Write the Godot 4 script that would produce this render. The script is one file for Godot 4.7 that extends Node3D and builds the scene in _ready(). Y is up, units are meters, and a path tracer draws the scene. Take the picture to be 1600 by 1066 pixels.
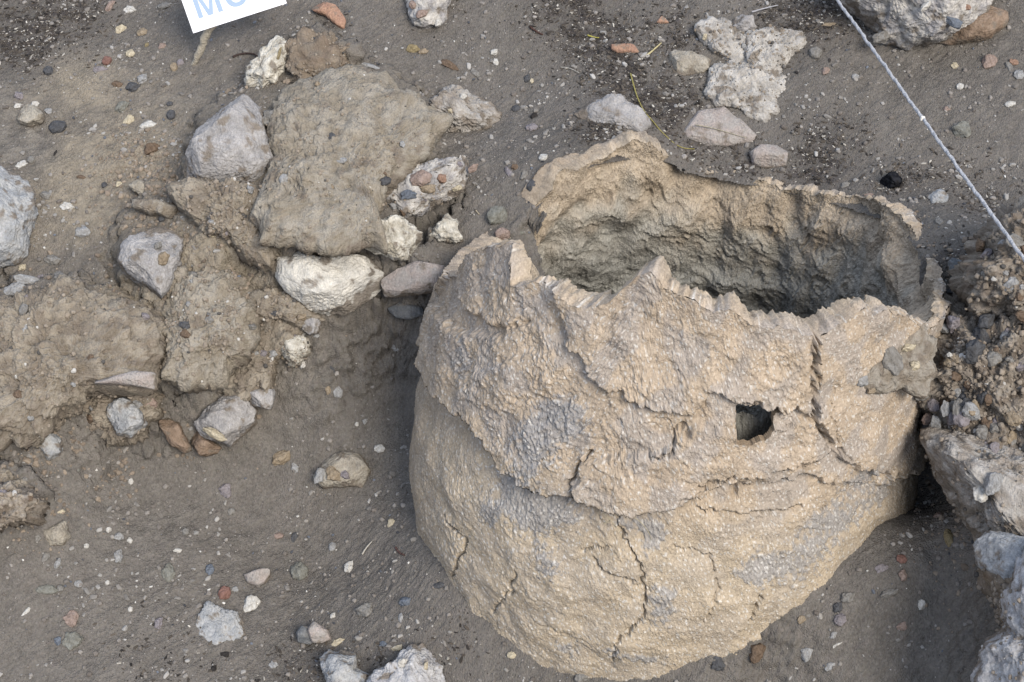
extends Node3D
# An excavated clay jar standing in a cut through rubble and soil. Units are metres, y is up.

const TAU_ := PI * 2.0
var soil_noise := FastNoiseLite.new()
var n_low := FastNoiseLite.new()
var n_mid := FastNoiseLite.new()
var n_fine := FastNoiseLite.new()
var n_cell := FastNoiseLite.new()
var n_cell2 := FastNoiseLite.new()
var n_grain := FastNoiseLite.new()
var rng := RandomNumberGenerator.new()
var used := {}
var jar_basis := Basis(Vector3(0.99255, -0.12187, 0), Vector3(0.12068, 0.98289, -0.13917), Vector3(0.01696, 0.13814, 0.99027))
var jar_at := Vector3.ZERO

# ---------------------------------------------------------------- helpers
func numbered(called: String) -> String:
	var n: int = used.get(called, 0)
	used[called] = n + 1
	return called if n == 0 else "%s_%03d" % [called, n]

func tag(o: Node3D, label: String, category: String, group := "", kind := "") -> void:
	if label: o.set_meta("label", label)
	if category: o.set_meta("category", category)
	if group: o.set_meta("group", group)
	if kind: o.set_meta("kind", kind)

func thing(called: String, label: String, category: String, group := "") -> Node3D:
	var o := Node3D.new()
	o.name = numbered(called)
	add_child(o, true)
	tag(o, label, category, group)
	return o

func put(called: String, mesh: Mesh, mat: Material, parent: Node = null) -> MeshInstance3D:
	var o := MeshInstance3D.new()
	o.mesh = mesh
	o.material_override = mat
	if parent == null:
		o.name = numbered(called)
		add_child(o, true)
	else:
		o.name = called
		parent.add_child(o, true)
	return o

func noise(seed_: int, freq: float, oct: int, kind := FastNoiseLite.TYPE_SIMPLEX) -> FastNoiseLite:
	var n := FastNoiseLite.new()
	n.seed = seed_
	n.noise_type = kind
	n.frequency = freq
	n.fractal_type = FastNoiseLite.FRACTAL_FBM if oct > 1 else FastNoiseLite.FRACTAL_NONE
	n.fractal_octaves = oct
	return n

func cells(seed_: int, freq: float, ret := FastNoiseLite.RETURN_DISTANCE) -> FastNoiseLite:
	var n := FastNoiseLite.new()
	n.seed = seed_
	n.noise_type = FastNoiseLite.TYPE_CELLULAR
	n.frequency = freq
	n.fractal_type = FastNoiseLite.FRACTAL_NONE
	n.cellular_return_type = ret
	n.cellular_jitter = 1.0
	return n

func tex(seed_: int, freq: float, oct: int, lo: float, hi: float, size := 512, cell := false) -> NoiseTexture2D:
	var t := NoiseTexture2D.new()
	t.width = size
	t.height = size
	t.seamless = true
	t.seamless_blend_skirt = 0.2
	var n := noise(seed_, freq, oct)
	if cell:
		n = cells(seed_, freq)
	t.noise = n
	if lo >= 0.0:
		var g := Gradient.new()
		g.set_color(0, Color(lo, lo, lo))
		g.set_color(1, Color(hi, hi, hi))
		t.color_ramp = g
	return t

func earth(rough: float, relief: float, scale: float, albedo_tex: Texture2D, height_tex: Texture2D) -> StandardMaterial3D:
	var m := StandardMaterial3D.new()
	m.vertex_color_use_as_albedo = true
	m.roughness = rough
	m.metallic_specular = 0.04
	m.albedo_texture = albedo_tex
	m.uv1_triplanar = true
	m.uv1_world_triplanar = true
	m.uv1_scale = Vector3.ONE * scale
	if height_tex:
		m.heightmap_enabled = true
		m.heightmap_texture = height_tex
		m.heightmap_scale = relief
	return m

func sm(a: float, b: float, x: float) -> float:
	var t := clampf((x - a) / (b - a), 0.0, 1.0)
	return t * t * (3.0 - 2.0 * t)

func arrays_mesh(v: PackedVector3Array, nn: PackedVector3Array, c: PackedColorArray, idx: PackedInt32Array) -> ArrayMesh:
	var a := []
	a.resize(Mesh.ARRAY_MAX)
	a[Mesh.ARRAY_VERTEX] = v
	if nn.size(): a[Mesh.ARRAY_NORMAL] = nn
	if c.size(): a[Mesh.ARRAY_COLOR] = c
	a[Mesh.ARRAY_INDEX] = idx
	var m := ArrayMesh.new()
	m.add_surface_from_arrays(Mesh.PRIMITIVE_TRIANGLES, a)
	return m

func smoothed(v: PackedVector3Array, c: PackedColorArray, idx: PackedInt32Array) -> ArrayMesh:
	var a := []
	a.resize(Mesh.ARRAY_MAX)
	a[Mesh.ARRAY_VERTEX] = v
	if c.size(): a[Mesh.ARRAY_COLOR] = c
	a[Mesh.ARRAY_INDEX] = idx
	var st := SurfaceTool.new()
	st.create_from_arrays(a)
	st.generate_normals()
	return st.commit()

# ---------------------------------------------------------------- ground
# thin-plate surface through measured spot heights: x, z, weight
const SPOTS: Array[Vector3] = [
	Vector3(-0.5689, 0.1575, -0.71959), Vector3(-0.368, 0.235, 1.20547), Vector3(-0.4272, 0.0237, 0.11169), Vector3(-0.4462, -0.1573, -25.48345), Vector3(-0.7731, 0.1289, 1.5851),
	Vector3(-1.044, 0.2413, 0.16216), Vector3(-1.0286, 0.3803, -0.66773), Vector3(-0.5539, 0.3508, 0.00908), Vector3(-0.2985, 0.3162, -0.25983), Vector3(-0.1103, 0.4129, -0.94024),
	Vector3(0.1093, 0.4393, -9.49998), Vector3(0.0609, 0.4108, 3.34011), Vector3(0.1945, 0.4216, 2.2633), Vector3(0.1987, 0.3424, -2.69345), Vector3(0.2852, 0.3737, 3.09528),
	Vector3(0.3763, 0.1299, -10.41515), Vector3(0.3667, 0.4835, -10.78452), Vector3(0.1229, 0.388, 5.97457), Vector3(0.2813, 0.267, 2.62725), Vector3(-0.0289, 0.4229, 0.55384),
	Vector3(0.3738, 0.367, -3.09924), Vector3(-0.2032, 0.3807, 0.76782), Vector3(-1.1192, 0.0753, -0.66679), Vector3(-0.9513, 0.0093, 9.81812), Vector3(-1.0014, 0.097, 1.44185),
	Vector3(-0.9277, 0.031, -10.17633), Vector3(-0.7823, -0.0077, -4.70137), Vector3(-0.7768, -0.0638, 6.75486), Vector3(-0.6811, -0.0224, -0.58772), Vector3(-0.6386, -0.0909, -5.99624),
	Vector3(-0.5754, -0.0762, 2.07851), Vector3(-0.5925, -0.1364, 4.67709), Vector3(-0.7782, -0.1451, -0.57185), Vector3(-0.8815, -0.1164, -0.72819), Vector3(-1.0392, -0.1364, -1.38656),
	Vector3(-1.056, -0.2866, 0.49883), Vector3(-0.912, -0.4115, -0.32259), Vector3(-0.8197, -0.5705, -0.10123), Vector3(-0.5873, -0.472, -0.33068), Vector3(-0.4761, -0.434, 1.36105),
	Vector3(-0.5738, -0.2693, -2.80776), Vector3(-0.622, -0.1964, 2.33869), Vector3(-0.4886, -0.2128, 5.39723), Vector3(-0.3541, -0.4918, -1.79942), Vector3(-0.365, -0.2419, -5.7735),
	Vector3(-0.2915, -0.2716, -0.98163), Vector3(-0.4271, -0.1814, 21.583), Vector3(-0.373, -0.6164, -0.16333), Vector3(-0.1484, -0.5851, -0.34473), Vector3(-0.2061, -0.4224, -0.69944),
	Vector3(-1.0509, -0.6164, 0.0469), Vector3(-1.1901, -0.7669, -0.24094), Vector3(-0.7221, -0.7499, 0.07898), Vector3(-0.26, -0.7158, 0.88161), Vector3(0.1901, -0.6817, -0.05949),
	Vector3(0.6224, -0.6306, -0.02168), Vector3(0.2262, -0.4704, 0.74757), Vector3(0.5251, -0.3618, 0.51809), Vector3(0.4962, -0.1912, -2.28494), Vector3(0.3629, -0.1409, 0.61645),
	Vector3(-0.0683, -0.3938, 0.88829), Vector3(0.0602, -0.362, -1.0328), Vector3(0.2158, -0.3263, -0.93905), Vector3(0.3072, -0.258, 0.12572), Vector3(-0.2073, -0.3422, 2.00504),
	Vector3(0.388, -0.0066, 3.86317), Vector3(0.4543, 0.0573, 4.28863), Vector3(0.4981, 0.2511, 0.94159), Vector3(0.4487, 0.5647, -0.18837), Vector3(0.427, 0.3089, 1.5667),
	Vector3(0.4278, 0.4728, 9.809), Vector3(-0.3225, -0.2066, 2.86533), Vector3(-1.2873, -0.1136, 0.02698), Vector3(-1.2098, 0.3556, 0.24582), Vector3(-1.3758, -0.5851, 0.16872),
	Vector3(0.7244, -0.1614, -0.2499), Vector3(0.5758, 0.4843, -1.28966), Vector3(-0.26, -0.905, -0.19518), Vector3(-0.9784, -0.9427, 0.07199), Vector3(0.5447, -0.8294, -0.02835),
	Vector3(-0.26, 0.4901, -0.75189), Vector3(-0.8242, 0.4968, 0.4338), Vector3(0.264, 0.5965, 2.14945)
]
const PLANE := Vector3(-0.08349, 0.09574, -0.27504)
# raised masses of soil: outline in plan, height, width of the edge
var masses := [
	[PackedVector2Array([Vector2(-0.81, -0.343), Vector2(-0.787, -0.48), Vector2(-0.727, -0.547), Vector2(-0.619, -0.593), Vector2(-0.518, -0.597), Vector2(-0.427, -0.546), Vector2(-0.382, -0.501), Vector2(-0.415, -0.362), Vector2(-0.469, -0.292), Vector2(-0.488, -0.239), Vector2(-0.468, -0.213), Vector2(-0.551, -0.204), Vector2(-0.641, -0.197), Vector2(-0.681, -0.22), Vector2(-0.757, -0.307)]), 0.032, 0.034],
	[PackedVector2Array([Vector2(-1.146, 0.02), Vector2(-1.061, 0.065), Vector2(-1.009, 0.058), Vector2(-0.969, 0.012), Vector2(-0.926, -0.033), Vector2(-0.839, -0.053), Vector2(-0.777, -0.059), Vector2(-0.733, -0.079), Vector2(-0.683, -0.117), Vector2(-0.634, -0.144), Vector2(-0.664, -0.174), Vector2(-0.779, -0.162), Vector2(-0.884, -0.16), Vector2(-0.994, -0.196), Vector2(-1.177, -0.177)]), 0.03, 0.032],
	[PackedVector2Array([Vector2(-0.897, -0.19), Vector2(-0.917, -0.231), Vector2(-0.893, -0.306), Vector2(-0.849, -0.35), Vector2(-0.757, -0.307), Vector2(-0.686, -0.217), Vector2(-0.779, -0.162), Vector2(-0.83, -0.147)]), 0.024, 0.03],
	[PackedVector2Array([Vector2(-0.629, -0.143), Vector2(-0.592, -0.147), Vector2(-0.47, -0.181), Vector2(-0.406, -0.175), Vector2(-0.393, -0.186), Vector2(-0.426, -0.201), Vector2(-0.511, -0.188), Vector2(-0.572, -0.157)]), 0.03, 0.02],
	[PackedVector2Array([Vector2(-0.969, 0.016), Vector2(-0.841, -0.025), Vector2(-0.822, -0.013), Vector2(-0.866, 0), Vector2(-0.943, 0.011)]), 0.02, 0.02],
	[PackedVector2Array([Vector2(-1.108, 0.165), Vector2(-1.016, 0.151), Vector2(-0.986, 0.12), Vector2(-1.001, 0.109), Vector2(-1.057, 0.1), Vector2(-1.116, 0.103)]), 0.03, 0.02],
	[PackedVector2Array([Vector2(-0.717, -0.233), Vector2(-0.675, -0.204), Vector2(-0.649, -0.172), Vector2(-0.6, -0.143), Vector2(-0.634, -0.139), Vector2(-0.675, -0.155), Vector2(-0.704, -0.187)]), -0.045, 0.026],
	[PackedVector2Array([Vector2(-0.455, -0.243), Vector2(-0.377, -0.317), Vector2(-0.34, -0.312), Vector2(-0.376, -0.274), Vector2(-0.401, -0.236), Vector2(-0.447, -0.217)]), -0.04, 0.015],
	[PackedVector2Array([Vector2(-0.829, -0.058), Vector2(-0.796, -0.06), Vector2(-0.79, -0.052), Vector2(-0.827, -0.05)]), -0.04, 0.012],
	[PackedVector2Array([Vector2(-1.118, -0.197), Vector2(-1.091, -0.205), Vector2(-1.081, -0.173), Vector2(-1.114, -0.164)]), -0.035, 0.012],
	[PackedVector2Array([Vector2(-0.925, -0.234), Vector2(-0.908, -0.246), Vector2(-0.896, -0.18), Vector2(-0.857, -0.149), Vector2(-0.835, -0.13), Vector2(-0.867, -0.133), Vector2(-0.907, -0.181)]), -0.03, 0.026],
	[PackedVector2Array([Vector2(-0.472, -0.185), Vector2(-0.398, -0.177), Vector2(-0.394, -0.169), Vector2(-0.449, -0.18)]), -0.03, 0.012],
	[PackedVector2Array([Vector2(-0.672, -0.557), Vector2(-0.667, -0.632), Vector2(-0.601, -0.66), Vector2(-0.542, -0.617), Vector2(-0.528, -0.572), Vector2(-0.571, -0.546)]), 0.03, 0.03],
]
var gx := PackedFloat32Array()   # grid lines in x
var gz := PackedFloat32Array()   # grid lines in z
var gh := PackedFloat32Array()   # heights
const X0 := -1.32
const X1 := 0.80
const Z0 := -0.84
const Z1 := 0.64
const FX := 880
const FZ := 690
const PAD := 26

func base_height(x: float, z: float) -> float:
	x = clampf(x, -1.5, 1.2)
	z = clampf(z, -1.4, 0.9)
	var h := PLANE.x + PLANE.y * x + PLANE.z * z
	for s in SPOTS:
		var r2 := (x - s.x) * (x - s.x) + (z - s.y) * (z - s.y) + 1e-9
		h += s.z * r2 * log(r2) * 0.5
	return h

func lines(lo: float, hi: float, n: int) -> PackedFloat32Array:
	var a := PackedFloat32Array()
	for k in PAD:
		var t := float(PAD - k)
		a.append(lo - 0.004 * t - 25.0 * pow(t / PAD, 5.0))
	for k in n:
		a.append(lo + (hi - lo) * k / (n - 1.0))
	for k in PAD:
		var t := float(k + 1)
		a.append(hi + 0.004 * t + 25.0 * pow(t / PAD, 5.0))
	return a

func edge_distance(p: Vector2, poly: PackedVector2Array) -> float:
	var d := 1e9
	var n := poly.size()
	for k in n:
		d = minf(d, p.distance_squared_to(Geometry2D.get_closest_point_to_segment(p, poly[k], poly[(k + 1) % n])))
	d = sqrt(d)
	return d if Geometry2D.is_point_in_polygon(p, poly) else -d

func ground_at(x: float, z: float) -> float:
	var u := clampf((x - X0) / (X1 - X0) * (FX - 1.0), 0.0, FX - 1.001)
	var w := clampf((z - Z0) / (Z1 - Z0) * (FZ - 1.0), 0.0, FZ - 1.001)
	var i := int(u)
	var j := int(w)
	var nx := FX + 2 * PAD
	var k := (j + PAD) * nx + i + PAD
	u -= i
	w -= j
	return lerpf(lerpf(gh[k], gh[k + 1], u), lerpf(gh[k + nx], gh[k + nx + 1], u), w)

# soft regions on the ground: x, z, radius, weight - crumbly soil, and tints
var crumbly: Array[Vector4] = [
	Vector4(-0.841, -0.313, 0.09, 1), Vector4(-0.901, -0.411, 0.06, 0.7), Vector4(-0.728, -0.242, 0.07, 1), Vector4(-0.687, -0.21, 0.06, 1), Vector4(-0.826, -0.123, 0.06, 0.8), Vector4(-0.645, -0.163, 0.05, 1),
	Vector4(-1.001, 0.023, 0.09, 1), Vector4(-0.949, 0.009, 0.06, 1), Vector4(-0.773, -0.097, 0.08, 0.5), Vector4(-0.621, -0.239, 0.06, 0.4), Vector4(-0.469, -0.29, 0.06, 0.3), Vector4(-1.073, -0.132, 0.07, 0.6),
	Vector4(-0.84, -0.185, 0.04, 0.8), Vector4(-0.59, -0.554, 0.05, 1), Vector4(0.353, -0.137, 0.03, 0.8), Vector4(0.357, -0.05, 0.03, 0.7), Vector4(0.459, 0.109, 0.11, 1), Vector4(0.487, 0.039, 0.08, 1),
	Vector4(0.452, 0.334, 0.09, 1), Vector4(-0.708, -0.19, 0.05, 1), Vector4(-0.897, -0.115, 0.08, 0.4), Vector4(-1.013, 0.138, 0.05, 0.8), Vector4(-0.925, -0.002, 0.05, 0.8), Vector4(-0.703, -0.555, 0.04, 0.4),
	Vector4(-0.54, -0.177, 0.04, 0.5), Vector4(-0.779, -0.038, 0.04, 0.5)
]
var warm: Array[Vector4] = [
	Vector4(-0.97, -0.439, 0.17, 1), Vector4(-1.044, -0.573, 0.07, 0.5), Vector4(-0.634, -0.406, 0.13, 1), Vector4(-0.515, -0.392, 0.11, 0.8), Vector4(-0.62, -0.22, 0.11, 0.7), Vector4(-0.827, -0.17, 0.09, 0.6),
	Vector4(-0.726, -0.177, 0.09, 0.6), Vector4(-0.953, -0.311, 0.12, 0.9), Vector4(-1.046, -0.287, 0.09, 0.5), Vector4(-0.88, -0.14, 0.11, 0.5), Vector4(-0.59, -0.554, 0.05, 0.5), Vector4(-0.458, -0.53, 0.06, 0.3),
	Vector4(0.473, 0.12, 0.11, 0.5), Vector4(0.454, 0.027, 0.08, 0.5)
]
var darkish: Array[Vector4] = [
	Vector4(-1.113, -0.722, 0.09, 0.8), Vector4(-1.137, -0.659, 0.06, 0.7), Vector4(-1.034, -0.736, 0.06, 0.5), Vector4(-0.169, -0.7, 0.06, 0.8), Vector4(-0.114, -0.632, 0.07, 1), Vector4(-0.073, -0.541, 0.06, 1),
	Vector4(-0.033, -0.461, 0.05, 1), Vector4(-0.121, -0.41, 0.045, 0.9), Vector4(-0.091, -0.37, 0.04, 0.9), Vector4(0.024, -0.493, 0.045, 0.8), Vector4(0.041, -0.414, 0.05, 0.6), Vector4(0.125, -0.377, 0.04, 0.8),
	Vector4(0.241, -0.381, 0.05, 0.6), Vector4(0.303, -0.384, 0.04, 0.4), Vector4(0.246, -0.326, 0.05, 0.7), Vector4(0.361, -0.279, 0.04, 0.6), Vector4(0.23, -0.632, 0.08, 0.6), Vector4(0.296, -0.638, 0.06, 0.7),
	Vector4(0.506, -0.189, 0.06, 0.4), Vector4(0.441, -0.271, 0.06, 0.3), Vector4(0.02, -0.63, 0.06, 0.6), Vector4(-0.386, -0.712, 0.04, 0.2), Vector4(-0.58, -0.696, 0.024, 0.5), Vector4(-0.435, 0.346, 0.05, 0.3),
	Vector4(-0.575, 0.327, 0.06, 0.35), Vector4(-0.799, 0.334, 0.07, 0.15), Vector4(-0.356, 0.344, 0.05, 0.2), Vector4(-0.621, -0.516, 0.03, 0.3), Vector4(0.389, -0.021, 0.06, 0.5)
]
var pale: Array[Vector4] = [
	Vector4(-0.744, -0.092, 0.07, 0.5), Vector4(-0.474, -0.427, 0.06, 0.5), Vector4(-1.103, -0.458, 0.06, 0.5), Vector4(-0.784, -0.127, 0.06, 0.4), Vector4(-0.993, 0.007, 0.06, 0.35), Vector4(0.125, -0.55, 0.06, 0.35),
	Vector4(-0.49, -0.52, 0.03, 0.6)
]

func spread(list: Array[Vector4], x: float, z: float) -> float:
	var s := 0.0
	for b in list:
		var d2 := ((x - b.x) * (x - b.x) + (z - b.y) * (z - b.y)) / (b.z * b.z)
		if d2 < 4.0:
			s += b.w * exp(-d2 * 1.4)
	return clampf(s, 0.0, 1.0)

# where soil has slid over the broken left side of the rim into the jar
func spill_at(t: float) -> float:
	return sm(-2.42, -2.2, t) * sm(-1.72, -1.9, t)

func make_ground(mat: Material) -> void:
	gx = lines(X0, X1, FX)
	gz = lines(Z0, Z1, FZ)
	var nx := gx.size()
	var nz := gz.size()
	# a coarse lattice of the smooth surface and of the soft regions, refined bilinearly below
	var cx := 150
	var cz := 110
	var coarse: Array[PackedFloat32Array] = []
	for q in 5:
		var a := PackedFloat32Array()
		a.resize(cx * cz)
		coarse.append(a)
	for j in cz:
		for i in cx:
			var x := X0 - 0.1 + (X1 - X0 + 0.2) * i / (cx - 1.0)
			var z := Z0 - 0.1 + (Z1 - Z0 + 0.2) * j / (cz - 1.0)
			coarse[0][j * cx + i] = base_height(x, z)
			coarse[1][j * cx + i] = spread(crumbly, x, z)
			coarse[2][j * cx + i] = spread(warm, x, z)
			coarse[3][j * cx + i] = spread(darkish, x, z)
			coarse[4][j * cx + i] = spread(pale, x, z)
	gh.resize(nx * nz)
	var jar_inv := jar_basis.inverse()
	var rel := PackedFloat32Array()
	rel.resize(nx * nz)
	# raised masses, stamped where they lie
	for m in masses:
		var poly: PackedVector2Array = m[0]
		var lo := poly[0]
		var hi := poly[0]
		for p in poly:
			lo = lo.min(p)
			hi = hi.max(p)
		for j in nz:
			if gz[j] < lo.y - 0.04 or gz[j] > hi.y + 0.04: continue
			for i in nx:
				if gx[i] < lo.x - 0.04 or gx[i] > hi.x + 0.04: continue
				var x := gx[i]
				var z := gz[j]
				var d := edge_distance(Vector2(x, z), poly)
				if d < -0.03: continue
				d += n_mid.get_noise_2d(x * 0.7, z * 0.7 + 7.0) * 0.022
				rel[j * nx + i] += m[1] * sm(-0.5 * m[2], 0.5 * m[2], d)
	var v := PackedVector3Array()
	v.resize(nx * nz)
	var c := PackedColorArray()
	c.resize(nx * nz)
	var soft := PackedFloat32Array()
	soft.resize(nx * nz)
	for j in nz:
		var z := gz[j]
		var w := clampf((z - Z0 + 0.1) / (Z1 - Z0 + 0.2) * (cz - 1.0), 0.0, cz - 1.001)
		var cj := int(w)
		w -= cj
		for i in nx:
			var x := gx[i]
			var u := clampf((x - X0 + 0.1) / (X1 - X0 + 0.2) * (cx - 1.0), 0.0, cx - 1.001)
			var ci := int(u)
			u -= ci
			var k0 := cj * cx + ci
			var a00 := (1 - u) * (1 - w)
			var a10 := u * (1 - w)
			var a01 := (1 - u) * w
			var a11 := u * w
			var f := coarse[0]
			var h := f[k0] * a00 + f[k0 + 1] * a10 + f[k0 + cx] * a01 + f[k0 + cx + 1] * a11
			f = coarse[1]
			var cr := f[k0] * a00 + f[k0 + 1] * a10 + f[k0 + cx] * a01 + f[k0 + cx + 1] * a11
			f = coarse[2]
			var wm := f[k0] * a00 + f[k0 + 1] * a10 + f[k0 + cx] * a01 + f[k0 + cx + 1] * a11
			f = coarse[3]
			var dk := f[k0] * a00 + f[k0 + 1] * a10 + f[k0 + cx] * a01 + f[k0 + cx + 1] * a11
			f = coarse[4]
			var pl := f[k0] * a00 + f[k0 + 1] * a10 + f[k0 + cx] * a01 + f[k0 + cx + 1] * a11
			var lo := n_low.get_noise_2d(x, z)
			var mi := n_mid.get_noise_2d(x, z)
			var fi := n_fine.get_noise_2d(x, z)
			h += rel[j * nx + i] + lo * (0.006 + 0.008 * cr) + mi * 0.0015
			if absf(x) < 0.6 and absf(z) < 0.6:
				var q := jar_inv * Vector3(x, h, z)
				var rr := Vector2(q.x, q.z).length() - profile(q.y)
				if rr < 0.08 and q.y > 0.0:
					var spill := spill_at(atan2(q.x, q.z))
					var cap := h - (q.y - along(RIM, atan2(q.x, q.z)) + 0.001 + 0.006 * n_mid.get_noise_2d(x, z) - 0.012 * sm(-0.016, -0.004, rr) - maxf(rr + 0.03, 0.0) * 1.1)
					h = lerpf(minf(h, cap), h - maxf(-rr - 0.005, 0.0) * 1.1, spill)
			gh[j * nx + i] = h
			v[j * nx + i] = Vector3(x, h, z)
			soft[j * nx + i] = cr
			# soil colours, linear
			var col := Color(0.164, 0.148, 0.131)
			col = col.lerp(Color(0.248, 0.213, 0.167), clampf(wm * (0.75 + lo * 0.8 + mi * 0.3), 0.0, 1.0))
			col = col.lerp(Color(0.30, 0.27, 0.23), clampf(pl * (0.7 + mi * 0.8), 0.0, 1.0))
			col = col.lerp(Color(0.055, 0.048, 0.046), clampf(dk * (0.70 + mi * 1.1 + fi * 0.6), 0.0, 0.9))
			var s := 1.0 + 0.14 * mi + 0.16 * fi + 0.10 * lo
			c[j * nx + i] = Color(col.r * s, col.g * s, col.b * s)
	# lumps and grain, moved along the surface normal so that steep faces get them too
	var nn := PackedVector3Array()
	nn.resize(nx * nz)
	var v2 := v.duplicate()
	for j in range(2, nz - 2):
		if gz[j] < Z0 - 0.1 or gz[j] > Z1 + 0.1: continue
		for i in range(2, nx - 2):
			if gx[i] < X0 - 0.1 or gx[i] > X1 + 0.1: continue
			var k := j * nx + i
			var dx := (gh[k + 2] - gh[k - 2]) / (gx[i + 2] - gx[i - 2])
			var dz := (gh[k + 2 * nx] - gh[k - 2 * nx]) / (gz[j + 2] - gz[j - 2])
			var steep := sm(0.9, 2.2, sqrt(dx * dx + dz * dz))
			var cr := maxf(soft[k], steep)
			var p := v[k]
			var mi := n_mid.get_noise_3dv(p)
			var fi := n_fine.get_noise_3dv(p)
			var along_ := p.x * 0.8 - p.z * 0.6
			var across_ := p.x * 0.6 + p.z * 0.8
			var streak := n_fine.get_noise_2d(along_ * 0.22, across_ * 0.9) * 0.6 + n_mid.get_noise_2d(along_ * 0.6, across_ * 2.2) * 0.6
			var off := mi * (0.0024 + 0.0075 * cr) + fi * (0.0012 + 0.0024 * cr) + streak * 0.0010 * (1.0 - 0.5 * cr)
			if cr > 0.03:
				var ce := maxf(-n_cell.get_noise_3dv(p) - 0.15, 0.0)
				var ce2 := maxf(-n_cell2.get_noise_3dv(p) - 0.2, 0.0)
				off += cr * (ce * 0.008 + ce2 * 0.007 + n_grain.get_noise_3dv(p) * 0.0016)
			v2[k] = p + Vector3(-dx, 1.0, -dz).normalized() * off
	v = v2
	for k in nx * nz: gh[k] = v[k].y
	for j in nz:
		var ja := maxi(j - 1, 0)
		var jb := mini(j + 1, nz - 1)
		for i in nx:
			var ia := maxi(i - 1, 0)
			var ib := mini(i + 1, nx - 1)
			nn[j * nx + i] = (v[jb * nx + i] - v[ja * nx + i]).cross(v[j * nx + ib] - v[j * nx + ia]).normalized()
	# the soil stops inside the jar's wall
	var inv := jar_basis.inverse()
	var inside := PackedByteArray()
	inside.resize(nx * nz)
	for k in nx * nz:
		var p := v[k]
		if absf(p.x) > 0.6 or absf(p.z) > 0.6: continue
		var q := inv * p
		var edge := 0.018 if q.y < along(RIM, atan2(q.x, q.z)) else 0.040
		edge = maxf(edge, 0.15 * spill_at(atan2(q.x, q.z)))
		if q.y > -0.45 and Vector2(q.x, q.z).length() < profile(q.y) - edge:
			inside[k] = 1
	var idx := PackedInt32Array()
	for j in nz - 1:
		for i in nx - 1:
			var k := j * nx + i
			if inside[k] and inside[k + 1] and inside[k + nx] and inside[k + nx + 1]: continue
			idx.append_array([k, k + 1, k + nx, k + 1, k + nx + 1, k + nx])
	var o := put("ground", arrays_mesh(v, nn, c, idx), mat)
	tag(o, "grey brown excavated soil sloping down into the pit round the jar", "", "", "structure")

# ---------------------------------------------------------------- jar
const PROFILE: Array[Vector2] = [Vector2(-0.5, 0.285), Vector2(-0.45, 0.325), Vector2(-0.4, 0.352), Vector2(-0.35, 0.372), Vector2(-0.3, 0.388), Vector2(-0.2, 0.404), Vector2(-0.1, 0.402), Vector2(0, 0.38), Vector2(0.1, 0.362), Vector2(0.2, 0.35), Vector2(0.3, 0.341), Vector2(0.45, 0.33)]
const RIM: Array[Vector2] = [
	Vector2(-3.1472, 0.1943), Vector2(-3.0656, 0.2144), Vector2(-2.9726, 0.2353), Vector2(-2.8895, 0.2475), Vector2(-2.8394, 0.2358), Vector2(-2.7666, 0.2152),
	Vector2(-2.6675, 0.2044), Vector2(-2.5566, 0.2037), Vector2(-2.4661, 0.1936), Vector2(-2.4084, 0.164), Vector2(-2.3622, 0.1176), Vector2(-2.3436, 0.0901),
	Vector2(-1.7207, 0.0859), Vector2(-1.7204, 0.0566), Vector2(-1.6857, 0.1131), Vector2(-1.6405, 0.1275), Vector2(-1.4365, 0.1851), Vector2(-1.3415, 0.238),
	Vector2(-1.1648, 0.2917), Vector2(-1.0414, 0.309), Vector2(-0.965, 0.2707), Vector2(-0.884, 0.2828), Vector2(-0.8272, 0.3013), Vector2(-0.7571, 0.2974),
	Vector2(-0.667, 0.3002), Vector2(-0.5725, 0.3074), Vector2(-0.5258, 0.3201), Vector2(-0.4853, 0.3399), Vector2(-0.4386, 0.3692), Vector2(-0.4018, 0.3838),
	Vector2(-0.3559, 0.377), Vector2(-0.2858, 0.3599), Vector2(-0.1892, 0.3573), Vector2(-0.0944, 0.356), Vector2(-0.03, 0.3463), Vector2(0.056, 0.3417),
	Vector2(0.157, 0.3355), Vector2(0.2411, 0.3301), Vector2(0.3111, 0.336), Vector2(0.3745, 0.344), Vector2(0.4419, 0.3516), Vector2(0.5558, 0.3455),
	Vector2(0.6626, 0.3236), Vector2(0.8215, 0.2911), Vector2(0.9368, 0.2668), Vector2(1.243, 0.2585), Vector2(1.5122, 0.2499), Vector2(1.6891, 0.2531),
	Vector2(1.8241, 0.2714), Vector2(1.9706, 0.2739), Vector2(2.1399, 0.2493), Vector2(2.3627, 0.2226), Vector2(2.5971, 0.1998), Vector2(2.8212, 0.1884),
	Vector2(3.012, 0.188), Vector2(3.1359, 0.1943), Vector2(3.2175, 0.2144)
]
const LEDGE: Array[Vector2] = [
	Vector2(-3.2, -0.0243), Vector2(-1.4422, -0.0043), Vector2(-1.2792, 0.0153), Vector2(-1.1213, 0.0241), Vector2(-0.9899, 0.0359), Vector2(-0.8843, 0.0241),
	Vector2(-0.7618, 0.01), Vector2(-0.6685, 0.0071), Vector2(-0.5404, 0.0206), Vector2(-0.4571, 0.0304), Vector2(-0.3928, 0.026), Vector2(-0.2886, 0.0313),
	Vector2(-0.1699, 0.0489), Vector2(-0.0672, 0.0755), Vector2(0.0143, 0.1013), Vector2(0.3119, 0.0988), Vector2(1.141, -0.016), Vector2(3.2, -0.016)
]
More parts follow.
